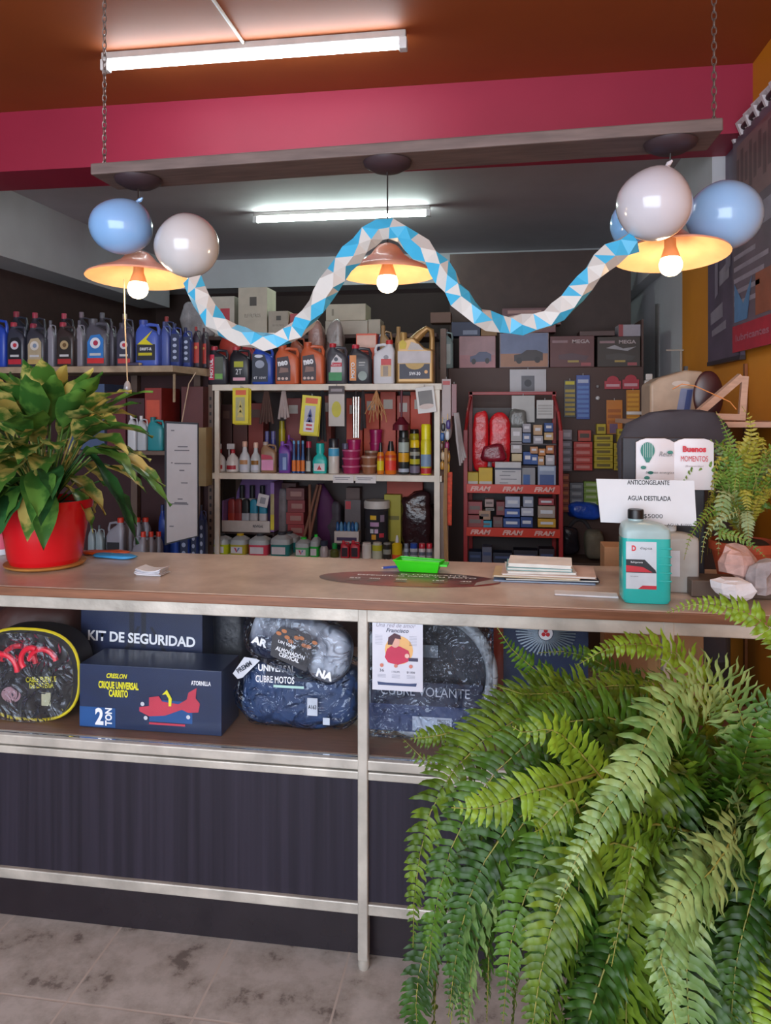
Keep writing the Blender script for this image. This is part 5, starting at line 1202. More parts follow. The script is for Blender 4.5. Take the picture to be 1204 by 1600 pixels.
carton(751, 776, 508, 524, YQ+.02, .15, '8c6838', 'tan carton lying beside the navy one on the pink car box', zs=h1+.002)
for i, (a_, b_, p0, p1, c_) in enumerate(((786,868,508,520,'7a5050'),(790,876,494,508,'84605c'),(784,872,481,494,'6c4a4c'))):
    carton(a_, b_, p0, p1, YQ+.03, .16, c_, ['lowest','middle','top'][i] + ' flat pinkish brown carton of the pile above the landscape box', zs=P(830, p1, YQ+.03).z+.001, dec=strip('a88078', .3, .7, -.4, .2))
carton(966, 1001, 507, 525, YQ+.02, .16, 'a49ca4', 'pale grey carton lying on the olive MEGA box', zs=h4+.002, dec=strip('9c3c40', .0, 1.0, -.5, -.3))
carton(905, 960, 517, 525, YQ+.04, .16, '5c4440', 'flat brown carton lying across the two MEGA boxes', zs=max(h3, h4)+.002)
carton(672, 704, 488, 503, YQ+.1, .14, '6c4c38', 'small brown carton high above the clear pale green bottle', zs=P(688, 504, 5.05).z)

# cards on the peg board
YPB = 4.945
def pcard(a_, b_, p0, p1, col, label, dec=None, th=.004, Y=None): return card(a_, b_, p0, p1, (Y or YPB)-.012, col, label, dec, th=th)
def rows(n, c, z0=.05, z1=.8):
    def f(t, w, h, y):
        m = MB()
        for k in range(n):
            z_ = z0+(z1-z0)*k/n; m.quad(-w*.42, w*.42, h*z_, h*(z_+(z1-z0)/n*.6), y)
        m.build('blister_rows', H(c), t)
    return f
pcard(881, 899, 594, 652, '2c2c2c', 'black card with rows of yellow packs on the peg board', multi(rows(6, 'a8902c'), strip('c8b81c', .88, .97)))
pcard(900, 921, 586, 655, '2c4c9c', 'blue card with rows of pale packs on the peg board', multi(rows(7, '5c80c0'), strip('b0b8d0', .82, .9)))
pcard(796, 853, 577, 613, 'b4b0b4', 'white card with small picture clipped above the red rack', lambda t,w,h,y: (MB().quad(-w*.18,w*.18,h*.05,h*.72,y).build('picture', H('64646c'), t), MB().disc(0,h*.4,y-.001,w*.1,w*.1).build('picture_ring', H('2c2c34'), t)))
for i, (a_, b_, p0, lb) in enumerate(((944,970,586,'left'),(972,998,584,'right'))):
    t = pcard(a_, b_, p0+9, 608, 'b02c3c', lb + ' of two red arched headers on the peg board', strip('d0a0a8', .3, .6))
    w = PX(b_, YPB)-PX(a_, YPB); hh = P(a_, p0+9, YPB).z-P(a_, 608, YPB).z
    MB().disc(0, hh, -.0005, w*.36, w*.3).build('arch', H('b02c3c'), t)
pcard(947, 972, 625, 678, 'c87820', 'orange card of small parts on the peg board, left of two', multi(rows(3, 'a85c1c', .3, .8), strip('6c5070', .02, .3, -.3, .2)))
pcard(978, 999, 609, 666, 'c07c1c', 'orange and yellow card on the peg board, right of two', rows(7, 'd89c2c', .05, .95))
for i, (px, py) in enumerate(((933, 604), (933, 622))):
    t = thing('wall_hook', ['grey upper','white lower'][i] + ' small round hook on the peg board', 'hook', P(px, py, YPB)); MB().ball((0, -.01, 0), .014 if i else .01, .009, .014 if i else .01, 12, 8).build('knob', H(['8c8888','c8c8c8'][i]), t, smooth='all')
def pstack(a_, b_, p0, p1, n, col, lbl, tcol, grp):
    for k in range(n):
        q1 = p1-(p1-p0)*k/n; q0 = p1-(p1-p0)*(k+1)/n
        Y = YPB-.065; x0, x1 = PX(a_, Y), PX(b_, Y); z0, z1 = P(a_, q1, Y).z, P(a_, q0, Y).z
        t = thing('parts_box', '%s, %s' % (lbl, ['lowest','second from bottom','third from bottom','fourth from bottom','fifth from bottom','sixth from bottom','seventh from bottom'][k]) if n > 1 else lbl, 'box', ((x0+x1)/2, Y, z0), 0, grp)
        w = x1-x0; h = z1-z0-.0015
        MB().box(-w/2, w/2, 0, .06, 0, h).build('box_body', H(col), t, bevel=.001); MB().quad(-w*.36, w*.36, h*.3, h*.7, -.001).build('label', H(tcol), t)
pstack(928, 957, 679, 732, 5, 'b4a01c', 'yellow box of the front left pile on the peg board', '6c5c1c', 'yellow boxes')
pstack(932, 946, 662, 678, 1, 'b8a41c', 'small yellow box on top of the left yellow pile', '6c5c1c', 'yellow boxes')
pstack(959, 984, 692, 735, 4, 'b09c20', 'yellow box of the right pile on the peg board', '6c5c1c', 'yellow boxes')
pstack(964, 983, 670, 691, 2, 'bca824', 'narrow yellow box above the right pile', '6c5c1c', 'yellow boxes')
pstack(896, 925, 690, 735, 4, 'b83428', 'red box of the pile left of the yellow ones', 'd08078', 'red boxes')
pstack(903, 923, 672, 689, 1, 'b84434', 'red box with dark picture topping the red pile', '4c3c30', 'red boxes')
pstack(872, 893, 688, 736, 4, '6c646c', 'grey box of the pile beside the red rack', '98909a', 'grey boxes')
pstack(878, 893, 671, 687, 1, '8c848c', 'lighter grey box topping the grey pile', 'b0a8b0', 'grey boxes')
pstack(912, 934, 752, 800, 5, '7c9c3c', 'green box of the low pile above the blue bag', 'a8b88c', 'green boxes')
pstack(890, 911, 754, 788, 3, '646870', 'grey box of the low pile beside the green ones', '94989c', 'grey boxes')
pstack(876, 889, 740, 800, 5, '8c4028', 'orange-brown box in the narrow low column beside the red rack', 'c0703c', 'orange boxes')
bagm(888, 936, 786, 812, 4.83, '1c4cb8', 'bright blue plastic bag hanging under the grey boxes', dd=.062)
lowz = P(920, 875, 4.72).z
tc_ = thing('parts_crate', 'low brown crate under the bundles beside the red rack', 'crate', (PX(914, 4.64), 4.64, 0))
MB().box(-.16, .16, 0, .29, 0, lowz-.004).build('crate', H('4a382e'), tc_, bevel=.004)
bagm(915, 945, 832, 872, 4.70, '6c6454', 'olive grey round bundle low beside the cardboard box', zs=lowz, dd=.08, lump=.08, rough=.7)
t = thing('hose_loop', 'grey hose loop hanging low between the rack and the bundle', 'hose', (PX(905, 4.92), 4.928, 0))
z_ = P(905, 860, 4.78).z; MB().tube([(.085*math.cos(a), .01, z_+.17*math.sin(a)) for a in [PI*.1+PI*1.0*k/16 for k in range(17)]], .011, 8).build('hose', H('4a484c', .4), t, smooth=True)
bagm(877, 905, 825, 878, 4.84, '2c2830', 'black glossy bundle low beside the red rack', zs=lowz, dd=.04)

# ---------------------------------------------------------------- red display rack
YF = 4.42
fx0, fx1 = PX(727, YF), PX(876, YF); fw_ = fx1-fx0; fcx = (fx0+fx1)/2
rk = thing('display_rack', 'red metal display rack with FRAM shelf strips in front of the brown cabinet', 'rack', (fcx, YF, 0))
redm = mat('red_rack_enamel', '9c1c20', .4, var=.08); reds = mat('orange_red_strip', 'c8341c', .35, var=.05)
zf_t = P(800, 612, YF+.26).z
for s in (-1, 1):
    MB().box(s*fw_/2-.012, s*fw_/2+.012, .0, .02, 0, P(800, 672, YF).z).build('post', redm, rk, bevel=.002)
    MB().box(s*(fw_/2-.02)-.012, s*(fw_/2-.02)+.012, .26, .29, 0, zf_t).build('post', redm, rk, bevel=.002)
    MB().tube([(s*fw_/2, .01, P(800, 672, YF).z-.004), (s*(fw_/2-.01), .05, P(800,645,YF).z), (s*(fw_/2-.02), .27, zf_t-.03)], .01, 6).build('brace', redm, rk)
MB().box(-fw_/2+.01, fw_/2-.01, .26, .285, zf_t-.02, zf_t).build('top_bar', redm, rk, bevel=.002)
FZ = []
for py0, py1 in ((757, 771), (825, 839)):
    z0, z1 = P(800, py1, YF).z, P(800, py0, YF).z
    MB().box(-fw_/2+.004, fw_/2-.004, -.008, 0, z0, z1).build('strip', reds, rk, bevel=.002)
    MB().box(-fw_/2+.01, fw_/2-.01, 0, .28, z0+.004, z0+.012).build('shelf', redm, rk); FZ.append(z0+.012)
    for k in (-.34, 0, .33): text('FRAM', rk, fw_*k, (z0+z1)/2, fw_*.22, (z1-z0)*.55, H('d8a8a0'), -.0095, bold=.05, shear=.3)
zlow = P(800, 885, YF).z; MB().box(-fw_/2+.01, fw_/2-.01, 0, .28, zlow-.01, zlow).build('shelf', redm, rk)
MB().box(-fw_/2+.02, fw_/2-.02, .288, .292, zlow, zf_t-.1).build('back_mesh', H('2c1a1a'), rk)
def fb(a_, b_, p0, p1, Y, col, label, dec=None, zs=None, d=.07, grp=None): return carton(a_, b_, p0, p1, Y, d, col, label, zs=zs, dec=dec, grp=grp)
# top bay
for i, (a_, b_, dy) in enumerate(((738, 763, 0), (764, 797, .03))):
    t = bagm(a_, b_, 647, 737, YF+.09+dy, 'd01c26', ['left','right'][i] + ' red bag hanging in the top of the red rack', dd=.03, lump=.15)
bagm(752, 790, 695, 722, YF+.04, '84182c', 'dark red bag folded beneath the hanging red bags', dd=.03)
pcard(799, 835, 618, 660, 'a4a09c', 'large pale plastic pouch hanging inside the red rack', None, Y=YF+.24)
pcard(838, 864, 625, 654, 'b8b4b0', 'white square card hanging inside the red rack top', rows(4, 'a09c98', .2, .8), Y=YF+.18)
bagm(795, 822, 640, 668, YF+.16, '70706c', 'grey coil of clear tube in the top of the rack', dd=.03)
z0 = FZ[0]
fb(728, 747, 738, 757, YF+.02, 'b8a01c', 'low yellow box at the left of the upper rack shelf', strip('b8b4b0', .05, .5, -.45, .45), z0)
fb(747.5, 769, 731, 757, YF+.02, 'c8a41c', 'taller yellow box next to the low yellow one', strip('b8b4b0', .05, .4, -.45, .45), z0)
fb(740, 768, 717, 730, YF+.12, '5c4a54', 'small dark printed box behind the yellow ones', strip('94848c', .2, .8), P(750, 731, YF+.12).z)
t = fb(773, 814, 722, 757, YF+.02, 'bcbabc', 'white handwritten price panel standing in the red rack', None, z0, .03)
m = MB()
for k, (x0, x1) in enumerate(((-.25,.3),(-.35,.1),(-.3,.35),(-.35,.0))): m.quad(.14*x0, .14*x1, .11-.022*k, .114-.022*k, -.002)
m.build('handwriting', H('4c4c58'), t)
MB().box(-.078, .078, -.003, .03, .123, .134).build('top_edge', H('3c4054'), t)
fb(815, 836, 731, 757, YF+.04, '8c8c90', 'clear blister with blue insert on the upper rack shelf', strip('2c5494', .1, .7, -.4, .1), z0, .05)
fb(840, 868, 728, 757, YF+.03, '8c98b0', 'pale blue blister pack at the right of the upper rack shelf', multi(strip('344c84', .1, .65), strip('b0bccc', .8, .95)), z0, .05)
# small boxes mid-right of the top bay
lst = [(798,815,668,690,'a8a4a4','grey'),(798,815,691,708,'b4acac','off-white'),(816,829,662,676,'9c98a0','pale grey'),(816,829,677,692,'5c7098','steel blue'),(833,847,664,680,'b89470','tan'),(850,864,661,675,'2c4c88','deep blue'),(850,864,676,688,'c0a070','buff'),(833,848,681,694,'a8a4ac','silver grey'),
       (817,831,706,726,'24488c','royal blue'),(828,840,698,709,'b8845c','copper'),(829,840,710,726,'2c5090','mid blue'),(841,852,701,712,'c07c3c','orange'),(840,850,713,727,'b88c60','ochre'),(853,865,696,709,'b8703c','deep orange'),(852,866,711,727,'b0aeb4','white')]
for i, (a_, b_, p0, p1, c_, lb) in enumerate(lst):
    fb(a_, b_, p0, p1, YF+.10+.01*(i % 3), c_, 'small %s box in the right half of the rack top bay' % lb, strip('d0ccd0', .4, .7, -.3, .3), None, .05, 'small boxes in the rack top bay')
tr1 = MB()
for py in (693, 727.5): 
    z_ = P(832, py, YF+.10).z; tr1.box(PX(797, YF)-fcx, fw_/2-.02, .10, .18, z_-.008, z_-.001)
tr1.build('wire_tier', H('3c2c30'), rk)
fb(799, 815, 709, 721, YF+.12, 'c8b48c', 'cream flat box just left of the royal blue box', None)
# middle bay
z1_ = FZ[1]
mb2 = [(729,755,805,825,'8c4040','dull red'),(730,753,784,804,'94484c','faded red'),(757,771,780,793,'a8908c','pinkish grey'),(758,772,794,799,'8c8884','thin grey'),(748,766,798,813,'a4846c','tan'),(748,768,814,825,'2c94b4','turquoise'),(770,785,808,825,'6c4c4c','brown'),(775,788,784,806,'7c3c40','wine red'),
       (786,812,810,825,'2c4c8c','navy front'),(788,812,795,809,'34549c','blue middle'),(789,812,776,794,'a0a8c0','pale blue top'),(813,832,808,825,'24407c','deep navy'),(814,833,794,807,'b0b4c4','white and blue'),(817,833,776,793,'8c94a8','grey blue'),(841,865,779,790,'a03c44','crimson'),(840,867,791,810,'9c8c80','beige'),(840,868,811,825,'c09424','mustard')]
for i, (a_, b_, p0, p1, c_, lb) in enumerate(mb2):
    fb(a_, b_, p0, p1-.6, YF+.03+.003*(i % 4), c_, '%s box on the middle shelf of the red rack' % lb, strip('c8ccd4' if i > 7 else '6c5c58', .35, .65, -.35, .35), None, .08, 'filter boxes on the middle rack shelf')
for i, (a_, b_, p0, c_, lb) in enumerate(((732,752,862,'1c2c4c','dark navy'),(753,768,855,'5c6074','grey'),(770,800,864,'1c2438','black-blue'),(802,840,860,'202030','wide black'),(842,866,858,'2c2430','dark plum'))):
    fb(a_, b_, p0, 885, YF+.04, c_, '%s box on the lowest shelf of the red rack' % lb, strip('3c4c74', .5, .7), zlow, .1)

# ---------------------------------------------------------------- right wall
def wallpx(px):            # depth at which the right wall is seen at this column
    dx, dy, _ = ray(px, 640); return XR * dy / dx
def wz(px, py, Y): return EYE + (640-py)/FPX * (Y/ray(px, py)[1])
def banner(px0, px1, tops, bots, label, name='wall_banner', off=.012):
    Y0, Y1 = wallpx(px0), wallpx(px1)
    t = thing(name, label, 'poster', (XR-off, Y0, 0))
    z = [wz(px0, bots[0], Y0), wz(px1, bots[1], Y1), wz(px1, tops[1], Y1), wz(px0, tops[0], Y0)]
    L = Y0-Y1
    return t, L, z
def wquad(t, y0, y1, z00, z01, z11, z10, m, nm='print', o=-.0):
    MB().add([(o, -y0, z00), (o, -y1, z01), (o, -y1, z11), (o, -y0, z10)], [(0,1,2,3)]).build(nm, m, t)
# dark poster (further)
Ya, Yb = wallpx(1114), wallpx(1166); za0 = wz(1114, 566, Ya); zt = wz(1166, 385, Yb)
t = thing('wall_poster', 'dark violet poster with pale sketchy figure on the ochre wall', 'poster', (XR-.02, Ya, 0))
L = Ya-Yb
MB().box(-.006, .014, -L, 0, za0, za0+.98).build('panel', mat('violet_grey_poster', '5a4c60', .45, var=.35, scale=4), t)
MB().box(-.01, .014, -L-.004, .004, za0-.02, za0).build('bottom_rail', H('2c2028'), t)
for k, (y0, y1, z0, z1, c_) in enumerate(((.1,.5,.18,.24,'8c8490'),(.15,.6,.12,.15,'8c8490'),(.25,.35,.3,.6,'8a8090'),(.4,.7,.35,.42,'948c98'),(.6,.75,.4,.6,'7c7484'),(.3,.5,.62,.8,'70687c'))):
    wquad(t, L*y0, L*y1, za0+z0, za0+z0+.02, za0+z1+.03, za0+z1, H(c_), 'poster_print', -.0072-.0003*k)
# near banner
Yc, Yd = wallpx(1160), wallpx(1160)-.95
zb0 = wz(1160, 552, Yc); zt0 = wz(1174, 210, wallpx(1174))
t = thing('wall_banner', 'large roll-up oil banner with red foot strip at the right edge', 'banner', (XR-.045, Yc-.02, 0)); L = .95
MB().box(-.003, .003, -L, 0, zb0, zt0).build('banner_sheet', mat('banner_print_violet_brown', '6a5866', .5, var=.3, scale=3), t)
MB().box(-.0045, -.0035, -L, 0, zb0, zb0+.115).build('red_foot', H('b01c34'), t)
MB().tube([(0, .03, zt0+.02), (0, -L, zt0+.02)], .014, 10).build('roller_bar', H('3a2028'), t, smooth=True)
for k in range(9): MB().tube([(0.0, -.03-.1*k, zt0+.02-.03), (-.012, -.03-.1*k, zt0+.02+.02), (-.002, -.06-.1*k, zt0+.045), (.012, -.075-.1*k, zt0+.0)], [.012,.02,.02,.012], 8).build('loop', H('b8aaac'), t, smooth=True)
def hquad(y0, y1, z0, z1, c_, nm='banner_print', o=-.0042): wquad(t, y0, y1, z0, z0, z1, z1, H(c_), nm, o)
hquad(.06, L, zt0-.32, zt0-.04, '7c5a5c')
for k in range(16): hquad(.06+.055*k, .06+.055*k+.035, zt0-.26+.02*(k % 3), zt0-.1+.03*(k % 2), '5c3c40', 'engine_print', -.005)
for k in range(5): hquad(.02, .3+.05*((k*3) % 4), zt0-.53-.05*k, zt0-.51-.05*k, '9c90a0', 'text_line')
hquad(.1, .7, zt0-.45, zt0-.36, '8c8494', 'logo_panel')
MB().add([(-.005,-.03,zb0+.13),(-.005,-.2,zb0+.13),(-.005,-.26,zb0+.3),(-.005,-.15,zb0+.2),(-.005,-.03,zb0+.3)], [(0,1,2,3,4)]).build('blue_print', H('5c88b8'), t)
hquad(.3, .8, zb0+.13, zb0+.3, '9c5438', 'warm_print')
Rz = Matrix.Rotation(-PI/2, 4, 'Z')
text('lubricantes motor oil', t, .45, zb0+.06, .8, .03, H('b07080'), 0, bold=.02, mat4=Matrix.Translation((-.006, 0, 0)) @ Matrix.Rotation(-PI/2, 4, 'Z'))
# shelf bracket, conduit, etc. on the right wall
YW = 3.3
def atwall(px, py, Y): return P(px, py, Y)
t = thing('wall_bracket', 'pale triangular wooden wall shelf bracket on the ochre wall', 'bracket', (0, 0, 0))
A_, B_, C_ = P(1083, 652, 2.95), P(1163, 652, 2.95), P(1163, 588, 2.95)
m = MB(); wd = mat('pale_planed_wood', 'c09a84', .6, stretch=(1,6,6))
def bar(m, p, q, r0, yy=.03):
    m.tube([p, q], r0, 4)
bar(m, A_+Vector((.01,0,.005)), B_, .016); bar(m, B_+Vector((-.012,0,-.01)), C_, .016); bar(m, A_, C_+Vector((-.012,0,-.0)), .018); m.build('frame', wd, t)
ZW = 1.455
MB().box(P(1004, 660, 3.2).x, XR-.001, 2.9, 3.95, ZW-.02, ZW).build('ledge', wd, t)
t = thing('brown_plate', 'dark maroon oval plate leaning on the beige case', 'plate', (P(1106, 640, 3.05).x, 3.05, ZW+.001))
MB().ball((0,0,.098),.056,.012,.097,28,16).build('plate', mat('maroon_glaze','3c1a1c',.3), t, smooth='all')
t = thing('plastic_case', 'beige rounded plastic case with blue sticker near the right wall', 'case', (P(1055, 668, 3.2).x, 3.2, ZW+.001))
w = .17; MB().prism([(-.1,0),(.11,0),(.11,.2),(.04,.205),(-.06,.175),(-.1,.15)], 0, .2).build('case_shell', mat('beige_plastic', 'b29a84', .45), t, bevel=.012, seg=3)
MB().poly([(.0,.02),(.055,.03),(.07,.13),(.02,.13)], -.001).build('sticker', H('7c84a4'), t); MB().poly([(.03,.03),(.052,.035),(.066,.125),(.045,.125)], -.002).build('sticker', H('3c4c84'), t); MB().disc(.02,.15,-.002,.035,.012).build('dish', H('c8b8ac'), t)
t = thing('orange_wire', 'thin copper wire draped over the beige case and plate', 'wire', (0,0,0))
MB().tube([P(1050,608,2.9),P(1065,600,2.9),P(1085,603,2.88),P(1110,614,2.88),P(1140,628,2.88),P(1150,640,2.86)], .002, 5).build('wire', H('d88c50'), t, smooth=True)
t = thing('caulking_gun', 'white and grey clamp tool beside the peg board', 'tool', (P(1014, 655, 3.6).x, 3.6, ZW+.041))
MB().box(-.02, .02, 0, .03, -.01, .14).box(-.1, .03, .005, .02, -.02, -.004).box(-.03, -.01, 0, .02, -.04, -.02).box(-.015, .015, 0, .02, .14, .17).build('tool_frame', H('b8b4b0'), t, bevel=.004)
MB().tube([(.0,.01,-.02),(-.05,.01,-.065)], .006, 6).build('lever', H('8c8884'), t); MB().disc(.0, .06, -.001, .01).build('pivot', H('5c5458'), t)
t = thing('spring_rack', 'dark grey metal spring and rail assembly above the beige case', 'rack', P(1050, 600, 3.97))
MB().box(-.09, XR-.002-t.location.x, 0, .03, .0, .015).box(.06, .075, 0, .03, -.02, .09).build('rail', H('5a5654', .4), t); 
for k in range(8): MB().tube([(-.08+.018*k+.008*math.cos(a), .005+.01*math.sin(a), .025+.004*k) for a in [2*PI*j/10 for j in range(11)]], .0035, 5, cap=False).build('coil', H('8c8a88', .4), t)
t = thing('wall_pipe', 'slim grey pipe standing along the white rear right wall', 'pipe', (PX(1030, 5.3), 5.3, 0)); MB().tube([(0,0,.0),(0,0,P(1030,475,5.3).z)], .028, 12).build('pipe', H('55504e'), t, smooth=True)
t = thing('wall_hook_rail', 'small pale shelf hook on the ochre wall by the poster', 'hook', (XR-.001, wallpx(1068), P(1068, 548, wallpx(1068)).z))
MB().box(-.1, 0, 0, .008, 0, .008).box(-.02, -.012, 0, .008, -.15, 0).build('hook', H('a89c90'), t)
# dark chair back / equipment
t = thing('office_chair', 'dark charcoal high-backed chair behind the counter signs', 'chair', (P(1045, 700, 2.88).x, 2.78, 0))
zt_ = P(1040, 640, 2.8).z
MB().loft([se(0,.0,.62,.17,.035,4,28), se(0,.0,zt_-.12,.20,.04,4,28), se(.0,.0,zt_-.05,.17,.038,3,28), se(.02,.0,zt_-.01,.11,.03,3,28), se(.03,.0,zt_,.05,.02,2,28)]).build('backrest', mat('charcoal_chair_fabric', '3a3944', .7), t, smooth=35)
MB().loft([se(0,.22,.47,.2,.2,4,24), se(0,.22,.50,.23,.23,4,24), se(0,.22,.56,.22,.22,4,24)]).build('seat', H('2c2b34', .7), t, smooth=35)
MB().lathe([(.03,.08),(.03,.47)], 14, 0, .22).build('column', H('1c1c1e', .3), t, smooth=True)
MB().box(-.03, .03, .02, .2, .45, .62).build('back_support', H('1c1c1e'), t, bevel=.004)
for k in range(5):
    a_ = 2*PI*k/5+.3; MB().tube([(0,.22,.09),(.24*math.cos(a_),.22+.24*math.sin(a_),.06)], [.022,.015], 8).build('leg', H('1c1c1e', .3), t, smooth=True)
    MB().lathe([(.028,0),(.028,.03),(.01,.055)], 12, .24*math.cos(a_), .22+.24*math.sin(a_)).build('caster', H('101012', .3), t, smooth=True)
t = thing('equipment_box', 'dark brown equipment box under the triangular bracket', 'box', ((P(1085,700,3.1).x+P(1155,700,3.1).x)/2+.0, 3.28, 0))
w = P(1165,700,3.1).x-P(1078,700,3.1).x; MB().box(-w/2, w/2, 0, .3, 0, ZW-.03).build('box_body', mat('dark_brown_box', '40332f', .5), t, bevel=.006)
t = thing('wall_conduit', 'vertical brown strip on the ochre wall right of the bracket', 'conduit', (XR-.002, wallpx(1167), 0)); MB().box(-.012, 0, -.012, .012, 0, zb0-.05).build('conduit', H('8a4c1c'), t)

# ---------------------------------------------------------------- plants
def leaf_mat(name, c1, c2, trans=.25, rough=.4, scale=30, p0=.45, p1=.55, c3=None):
    m = bpy.data.materials.new(name); m.use_nodes = True; nt = m.node_tree; b = nt.nodes['Principled BSDF']; out = nt.nodes['Material Output']
    tc = nt.nodes.new('ShaderNodeTexCoord'); n = nt.nodes.new('ShaderNodeTexNoise'); n.inputs['Scale'].default_value = scale; n.inputs['Detail'].default_value = 6
    r = nt.nodes.new('ShaderNodeValToRGB'); r.color_ramp.elements[0].position = p0; r.color_ramp.elements[1].position = p1
    r.color_ramp.elements[0].color = lin(c1)+(1,); r.color_ramp.elements[1].color = lin(c2)+(1,)
    nt.links.new(tc.outputs['Object'], n.inputs[0]); nt.links.new(n.outputs['Fac'], r.inputs[0]); nt.links.new(r.outputs[0], b.inputs['Base Color'])
    b.inputs['Roughness'].default_value = rough; b.inputs['Specular IOR Level'].default_value = .4
    tr = nt.nodes.new('ShaderNodeBsdfTranslucent'); nt.links.new(r.outputs[0], tr.inputs[0]); mx = nt.nodes.new('ShaderNodeMixShader'); mx.inputs[0].default_value = trans
    nt.links.new(b.outputs[0], mx.inputs[1]); nt.links.new(tr.outputs[0], mx.inputs[2]); nt.links.new(mx.outputs[0], out.inputs[0])
    return m
# --- variegated plant in the red pot
r3 = random.Random(3)
pc = P(68, 885, 2.14); R = .128
pot_x, pot_y = floor_xy(69, 884)[0], 2.235
t = thing('potted_plant', 'bushy variegated green and cream leafed plant in a red pot on the counter', 'plant', (pot_x, pot_y, ZT+.001))
MB().lathe([(.112,0),(.122,.006),(.124,.012),(.1,.012)], 36).build('saucer', mat('tan_saucer', 'b07838', .5), t, smooth=35)
hp = .215
MB().lathe([(.105,.012),(.113,.03),(.137,hp-.03),(.137,hp-.028),(.145,hp-.028),(.147,hp),(.139,hp),(.13,hp-.03),(.01,hp-.03)], 40).build('pot', mat('glossy_red_plastic', 'c8101c', .25, var=.04, coat=.3), t, smooth=35)
MB().lathe([(.128,hp-.035),(.125,hp-.02),(.01,hp-.012)], 24).build('soil', mat('dark_soil', '2a1c14', .9, bump=.5), t, smooth=True)
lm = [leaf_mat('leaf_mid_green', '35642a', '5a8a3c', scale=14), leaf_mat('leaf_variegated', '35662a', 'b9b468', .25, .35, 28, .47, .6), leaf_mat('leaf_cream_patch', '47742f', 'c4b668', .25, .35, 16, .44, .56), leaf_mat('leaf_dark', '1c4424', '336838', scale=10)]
def blade(base, d, up, L, W, droop, mi, parent, i, petiole=None):
    """lanceolate leaf starting at base, heading d, folded along the midrib"""
    N = 8; m = MB(); side = d.cross(up).normalized(); rows_ = []
    p = Vector(base); dd = d.normalized(); n_ = side.cross(dd).normalized()
    pts = []
    for k in range(N+1):
        pts.append((p.copy(), dd.copy(), n_.copy()))
        p += dd*(L/N); dd = (dd + Vector((0,0,-droop/N))).normalized(); n_ = side.cross(dd).normalized()
    tw = r3.uniform(-.35, .35)
    prof = [0, .52, .85, 1, .97, .82, .58, .28, 0]
    for k, (q, dd, nn) in enumerate(pts):
        hw = W*prof[k]/2; a = tw*k/N; s2 = (side*math.cos(a)+nn*math.sin(a)); up2 = s2.cross(dd)
        if up2.dot(nn) < 0: up2 = -up2
        wob = .006*math.sin(k*2.1+i)
        rows_.append([q - s2*hw + up2*(hw*.34+wob), q - s2*hw*.5 + up2*hw*.13, q, q + s2*hw*.5 + up2*hw*.13, q + s2*hw + up2*(hw*.34-wob)])
    m.loft(rows_, cap=False, closed=False)
    if petiole: m.tube([petiole, (Vector(petiole)+Vector(base))/2 + Vector((0,0,.015)), base], .003, 5)
    o = m.build('leaf', lm[mi], parent, smooth='all'); return o
nl = 0
cz = .345
for i in range(99):
    a = r3.uniform(0, 2*PI) if i % 5 < 2 else r3.uniform(-PI*.95, .05)      # more leaves on the lit viewer side
    el = [-.75, -.45, -.15, .1, .35, .6, .85, 1.15, 1.4][i % 9] + r3.uniform(-.15, .15)
    h_ = Vector((math.cos(a), math.sin(a), 0))
    rad = .06 + .10*math.cos(el)
    base = Vector((0,0,cz)) + h_*rad*r3.choice([.55, 1.0, 1.3]) + Vector((0,0,.11*math.sin(el)))
    d = (h_*math.cos(el*.8) + Vector((0,0,math.sin(el)*.9 + .1))).normalized()
    L = r3.uniform(.20, .27) * (1.0 if el > -.3 else .92); W = L*r3.uniform(.31, .41)
    if h_.y > .3 and el < .2: L *= .8
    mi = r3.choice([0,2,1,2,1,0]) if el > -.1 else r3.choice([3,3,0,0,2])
    blade(base, d, Vector((0,0,1)) if abs(d.z) < .95 else Vector((1,0,0)), L, W, (.9 if el > .2 else 1.0)+r3.uniform(-.2,.4) , mi, t, i, (h_.x*.02, h_.y*.02, hp-.03))
# a few long leaves reaching right over the whiteboard and up
for (tx, tz, by, mi) in ((.42,.27,-.04,2),(.43,.21,-.02,0),(.38,.35,-.05,1),(.34,.10,-.06,3),(.0,.65,-.03,1),(.12,.58,.0,0),(-.1,.62,-.03,0)):
    e = Vector((tx, by, tz)); b0 = Vector((tx*.5, by*.8, cz+.04+.1*(tz>.5))); d = (e-b0); L = d.length*1.05
    blade(b0, (d.normalized()+Vector((0,0,.18))).normalized(), Vector((0,0,1)) if abs(d.normalized().z) < .9 else Vector((0,-1,0)), L, .07, .45, mi, t, 7, (0,0,hp-.03))

